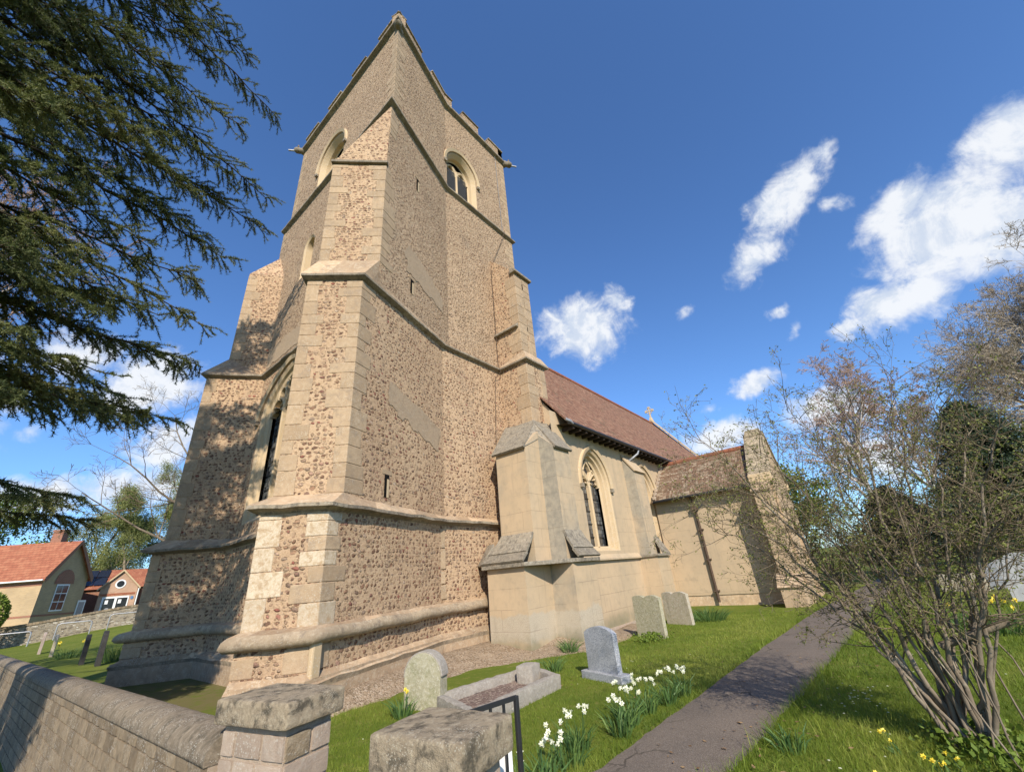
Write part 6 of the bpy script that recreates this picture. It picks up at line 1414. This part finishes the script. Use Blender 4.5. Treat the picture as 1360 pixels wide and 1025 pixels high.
# wing with a gabled entrance
wing = empty('school_entrance', (9.5, 61.5, .7), 'red roofed school wing with gabled entrance and white double doors', 'school'); wl = Loc((8.35, 61.6), math.radians(-13))
m = MB(); fq(m, wl, [(-7, 2.2, 0), (12, 2.2, 0), (12, 2.2, 4.2), (-7, 2.2, 4.2)], 'redbrick'); fq(m, wl, [(0, 0, 0), (2.9, 0, 0), (2.9, 0, 4.0), (1.45, 0, 5.55), (0, 0, 4.0)], 'palebrick'); fq(m, wl, [(0, 0, 0), (0, 2.2, 0), (0, 2.2, 4), (0, 0, 4)], 'redbrick'); fq(m, wl, [(2.9, 0, 0), (2.9, 2.2, 0), (2.9, 2.2, 4), (2.9, 0, 4)], 'redbrick'); adopt(m.build('wall', recalc=False), wing)
m = MB(); fq(m, wl, [(-7, 1.9, 4.0), (12, 1.9, 4.0), (12, 5.2, 6.0), (-7, 5.2, 6.0)], 'pantile')
for s_ in (0, 2.9): fq(m, wl, [(s_+(-.2 if s_ == 0 else .2), -.2, 3.85), (1.45, -.2, 5.65), (1.45, 4.6, 5.65), (s_+(-.2 if s_ == 0 else .2), 2.0, 3.85)], 'pantile')
adopt(m.build('roof', recalc=False), wing)
m = MB()
for s_ in (0, 2.9):
    sg = -1 if s_ == 0 else 1; fq(m, wl, [(s_+sg*.22, -.22, 3.72), (1.45, -.22, 5.5), (1.45, -.22, 5.68), (s_+sg*.22, -.22, 3.9)], 'dress')
adopt(m.build('barge_board', recalc=False), wing)
m = MB()
for i in range(3):
    for j in range(2): fq(m, wl, [(-2.8+.95*i, 2.35+1.35*j, 4.42+.82*j), (-1.9+.95*i, 2.35+1.35*j, 4.42+.82*j), (-1.9+.95*i, 3.62+1.35*j, 5.19+.82*j), (-2.8+.95*i, 3.62+1.35*j, 5.19+.82*j)], 'solar')
adopt(m.build('solar_panel', recalc=False), wing)
m = MB(); fq(m, wl, [(.35, -.05, .6), (2.4, -.05, .6), (2.4, -.05, 3.15), (.35, -.05, 3.15)], 'white'); dr = m.build('double_door', recalc=False); adopt(dr, wing)
for s_ in (0, 1):
    m = MB(); fq(m, wl, [(.5+1.0*s_, -.07, .7), (1.3+1.0*s_, -.07, .7), (1.3+1.0*s_, -.07, 3.0), (.5+1.0*s_, -.07, 3.0)], 'pane'); q_ = m.build('pane', recalc=False); q_.parent = dr
    m = MB(); c_ = (.9+1.0*s_, 1.95); m.face([wl.p(c_[0]+.2*math.cos(2*math.pi*k/14), -.085, c_[1]+.2*math.sin(2*math.pi*k/14)) for k in range(14)], 'lead'); fq(m, wl, [(.62+1.0*s_, -.085, 2.5), (.86+1.0*s_, -.085, 2.5), (.86+1.0*s_, -.085, 2.85), (.62+1.0*s_, -.085, 2.85)], 'white'); q_ = m.build('door_sticker', recalc=False); q_.parent = dr
m = MB(); m.face([wl.p(1.45+.42*math.cos(2*math.pi*k/20), -.05, 4.3+.42*math.sin(2*math.pi*k/20)) for k in range(20)], 'white'); rw = m.build('round_window', recalc=False); adopt(rw, wing)
m = MB(); m.face([wl.p(1.45+.3*math.cos(2*math.pi*k/20), -.07, 4.3+.3*math.sin(2*math.pi*k/20)) for k in range(20)], 'pane'); q_ = m.build('pane', recalc=False); q_.parent = rw
m = MB(); m.face([wl.p(2.62+.13*math.cos(2*math.pi*k/14), -.05, 2.95+.16*math.sin(2*math.pi*k/14)) for k in range(14)], 'blue'); adopt(m.build('blue_plaque', recalc=False), wing)
m = MB(); fq(m, wl, [(.1, -.03, 3.25), (2.8, -.03, 3.25), (2.8, -.03, 3.45), (.1, -.03, 3.45)], 'pantile'); adopt(m.build('brick_band', recalc=False), wing)
m = MB(); m.tube([wl.p(3.0, -.1, 3.8), wl.p(3.0, -.1, .5)], .06, 'white', 6); adopt(m.build('downpipe'), wing)
for u in (-2.4, 4.4, 7.5): far_window(wl, u, 2.2, 1.6, 3.3, 1.1, 'u', wing)
m = MB(); fq(m, wl, [(3.8, 2.1, .8), (4.6, 2.1, .8), (4.6, 2.1, 2.4), (3.8, 2.1, 2.4)], 'blue'); adopt(m.build('blue_board', recalc=False), wing)
# stone wall, hoop rails, hedge
fw = empty('boundary_wall', (2.5, 50, 0), 'rough grey rubble wall between the lawn and the school', 'wall'); m = MB(); L = [(-30, 52.5), (-6, 50.8), (2.4, 50.0), (9.2, 49.0), (20, 47.5)]
for a, b in zip(L[:-1], L[1:]):
    d = Vector((b[0]-a[0], b[1]-a[1])).normalized(); n_ = Vector((-d.y, d.x))*.2; K_ = 12
    for i in range(K_):
        p0, p1 = Vector(a).lerp(Vector(b), i/K_), Vector(a).lerp(Vector(b), (i+1)/K_); m.prism([tuple(p0-n_), tuple(p1-n_), tuple(p1+n_), tuple(p0+n_)], -.5, [gz(*p0)+1.25, gz(*p1)+1.25, gz(*p1)+1.25, gz(*p0)+1.25], 'farwall', .62)
adopt(m.build('wall_body'), fw)
m = MB()
for a, b in zip(L[:-1], L[1:]):
    K_ = 40
    for i in range(K_):
        p0 = Vector(a).lerp(Vector(b), (i+.5)/K_); d = Vector((b[0]-a[0], b[1]-a[1])); m.box((p0.x, p0.y, gz(*p0)+1.30), (d.length/K_*.95, .5, .14+.04*rnd.random()), 'wallgrey', rnd.random(), math.atan2(d.y, d.x))
adopt(m.build('wall_coping'), fw)
def hoop():
    e = empty('hoop_rail', (0, 0, 0)); m = MB(); pts = [(-.9, 0, -.1), (-.9, 0, .75)]+[(-.9+.18-.18*math.cos(math.pi/2*k/5), 0, .75+.18*math.sin(math.pi/2*k/5)) for k in range(1, 6)]+[(.9-.18+.18*math.sin(math.pi/2*k/5), 0, .75+.18*math.cos(math.pi/2*k/5)) for k in range(0, 6)]+[(.9, 0, -.1)]
    m.tube(pts, .045, 'galv', 6); o = m.build('hoop'); o.parent = e; return e
h0 = hoop()
for i, (x, y, lab) in enumerate(((2.55, 46.5, 'galvanised hoop rail nearest the hedge, leftmost of three'), (5.6, 47.2, 'galvanised hoop rail behind the pinkish headstone, middle of three'), (8.3, 46.8, 'galvanised hoop rail nearest the tower, rightmost of three'))):
    if i == 0: h = h0
    else:
        h = h0.copy(); COL.objects.link(h)
        for ch in h0.children: c = ch.copy(); COL.objects.link(c); c.parent = h
    h.location = (x, y, gz(x, y)); h.rotation_euler = (0, 0, math.radians(-12)); tag(h, lab, 'hoop rail', 'hoop rails in front of the far wall')
hd = empty('clipped_bush', (1.0, 48.6, 0), 'clipped bright green bush at the far left edge', 'bush'); g_ = np.random.default_rng(3); n = 5000; u_ = unit(g_.normal(size=(n, 3))); P = np.array([.7, 48.7, 2.2])+u_*np.array([1.45, 1.2, 1.5])*(1-.12*g_.random((n, 1))); D = unit(u_+g_.normal(size=(n, 3))*.8); Nn = unit(np.cross(D, g_.normal(size=(n, 3)))); adopt(np_obj('foliage', cards(P, D, Nn, g_.uniform(.10, .2, n), g_.uniform(.08, .13, n)), 4, 'hedge', np.clip(.55+g_.normal(size=n)*.2, 0, 1)), hd)
m = MB(); m.tube([(.7, 48.7, -.2), (.7, 48.7, 1.6)], [.1, .07], 'bark', 7); adopt(m.build('trunk'), hd)
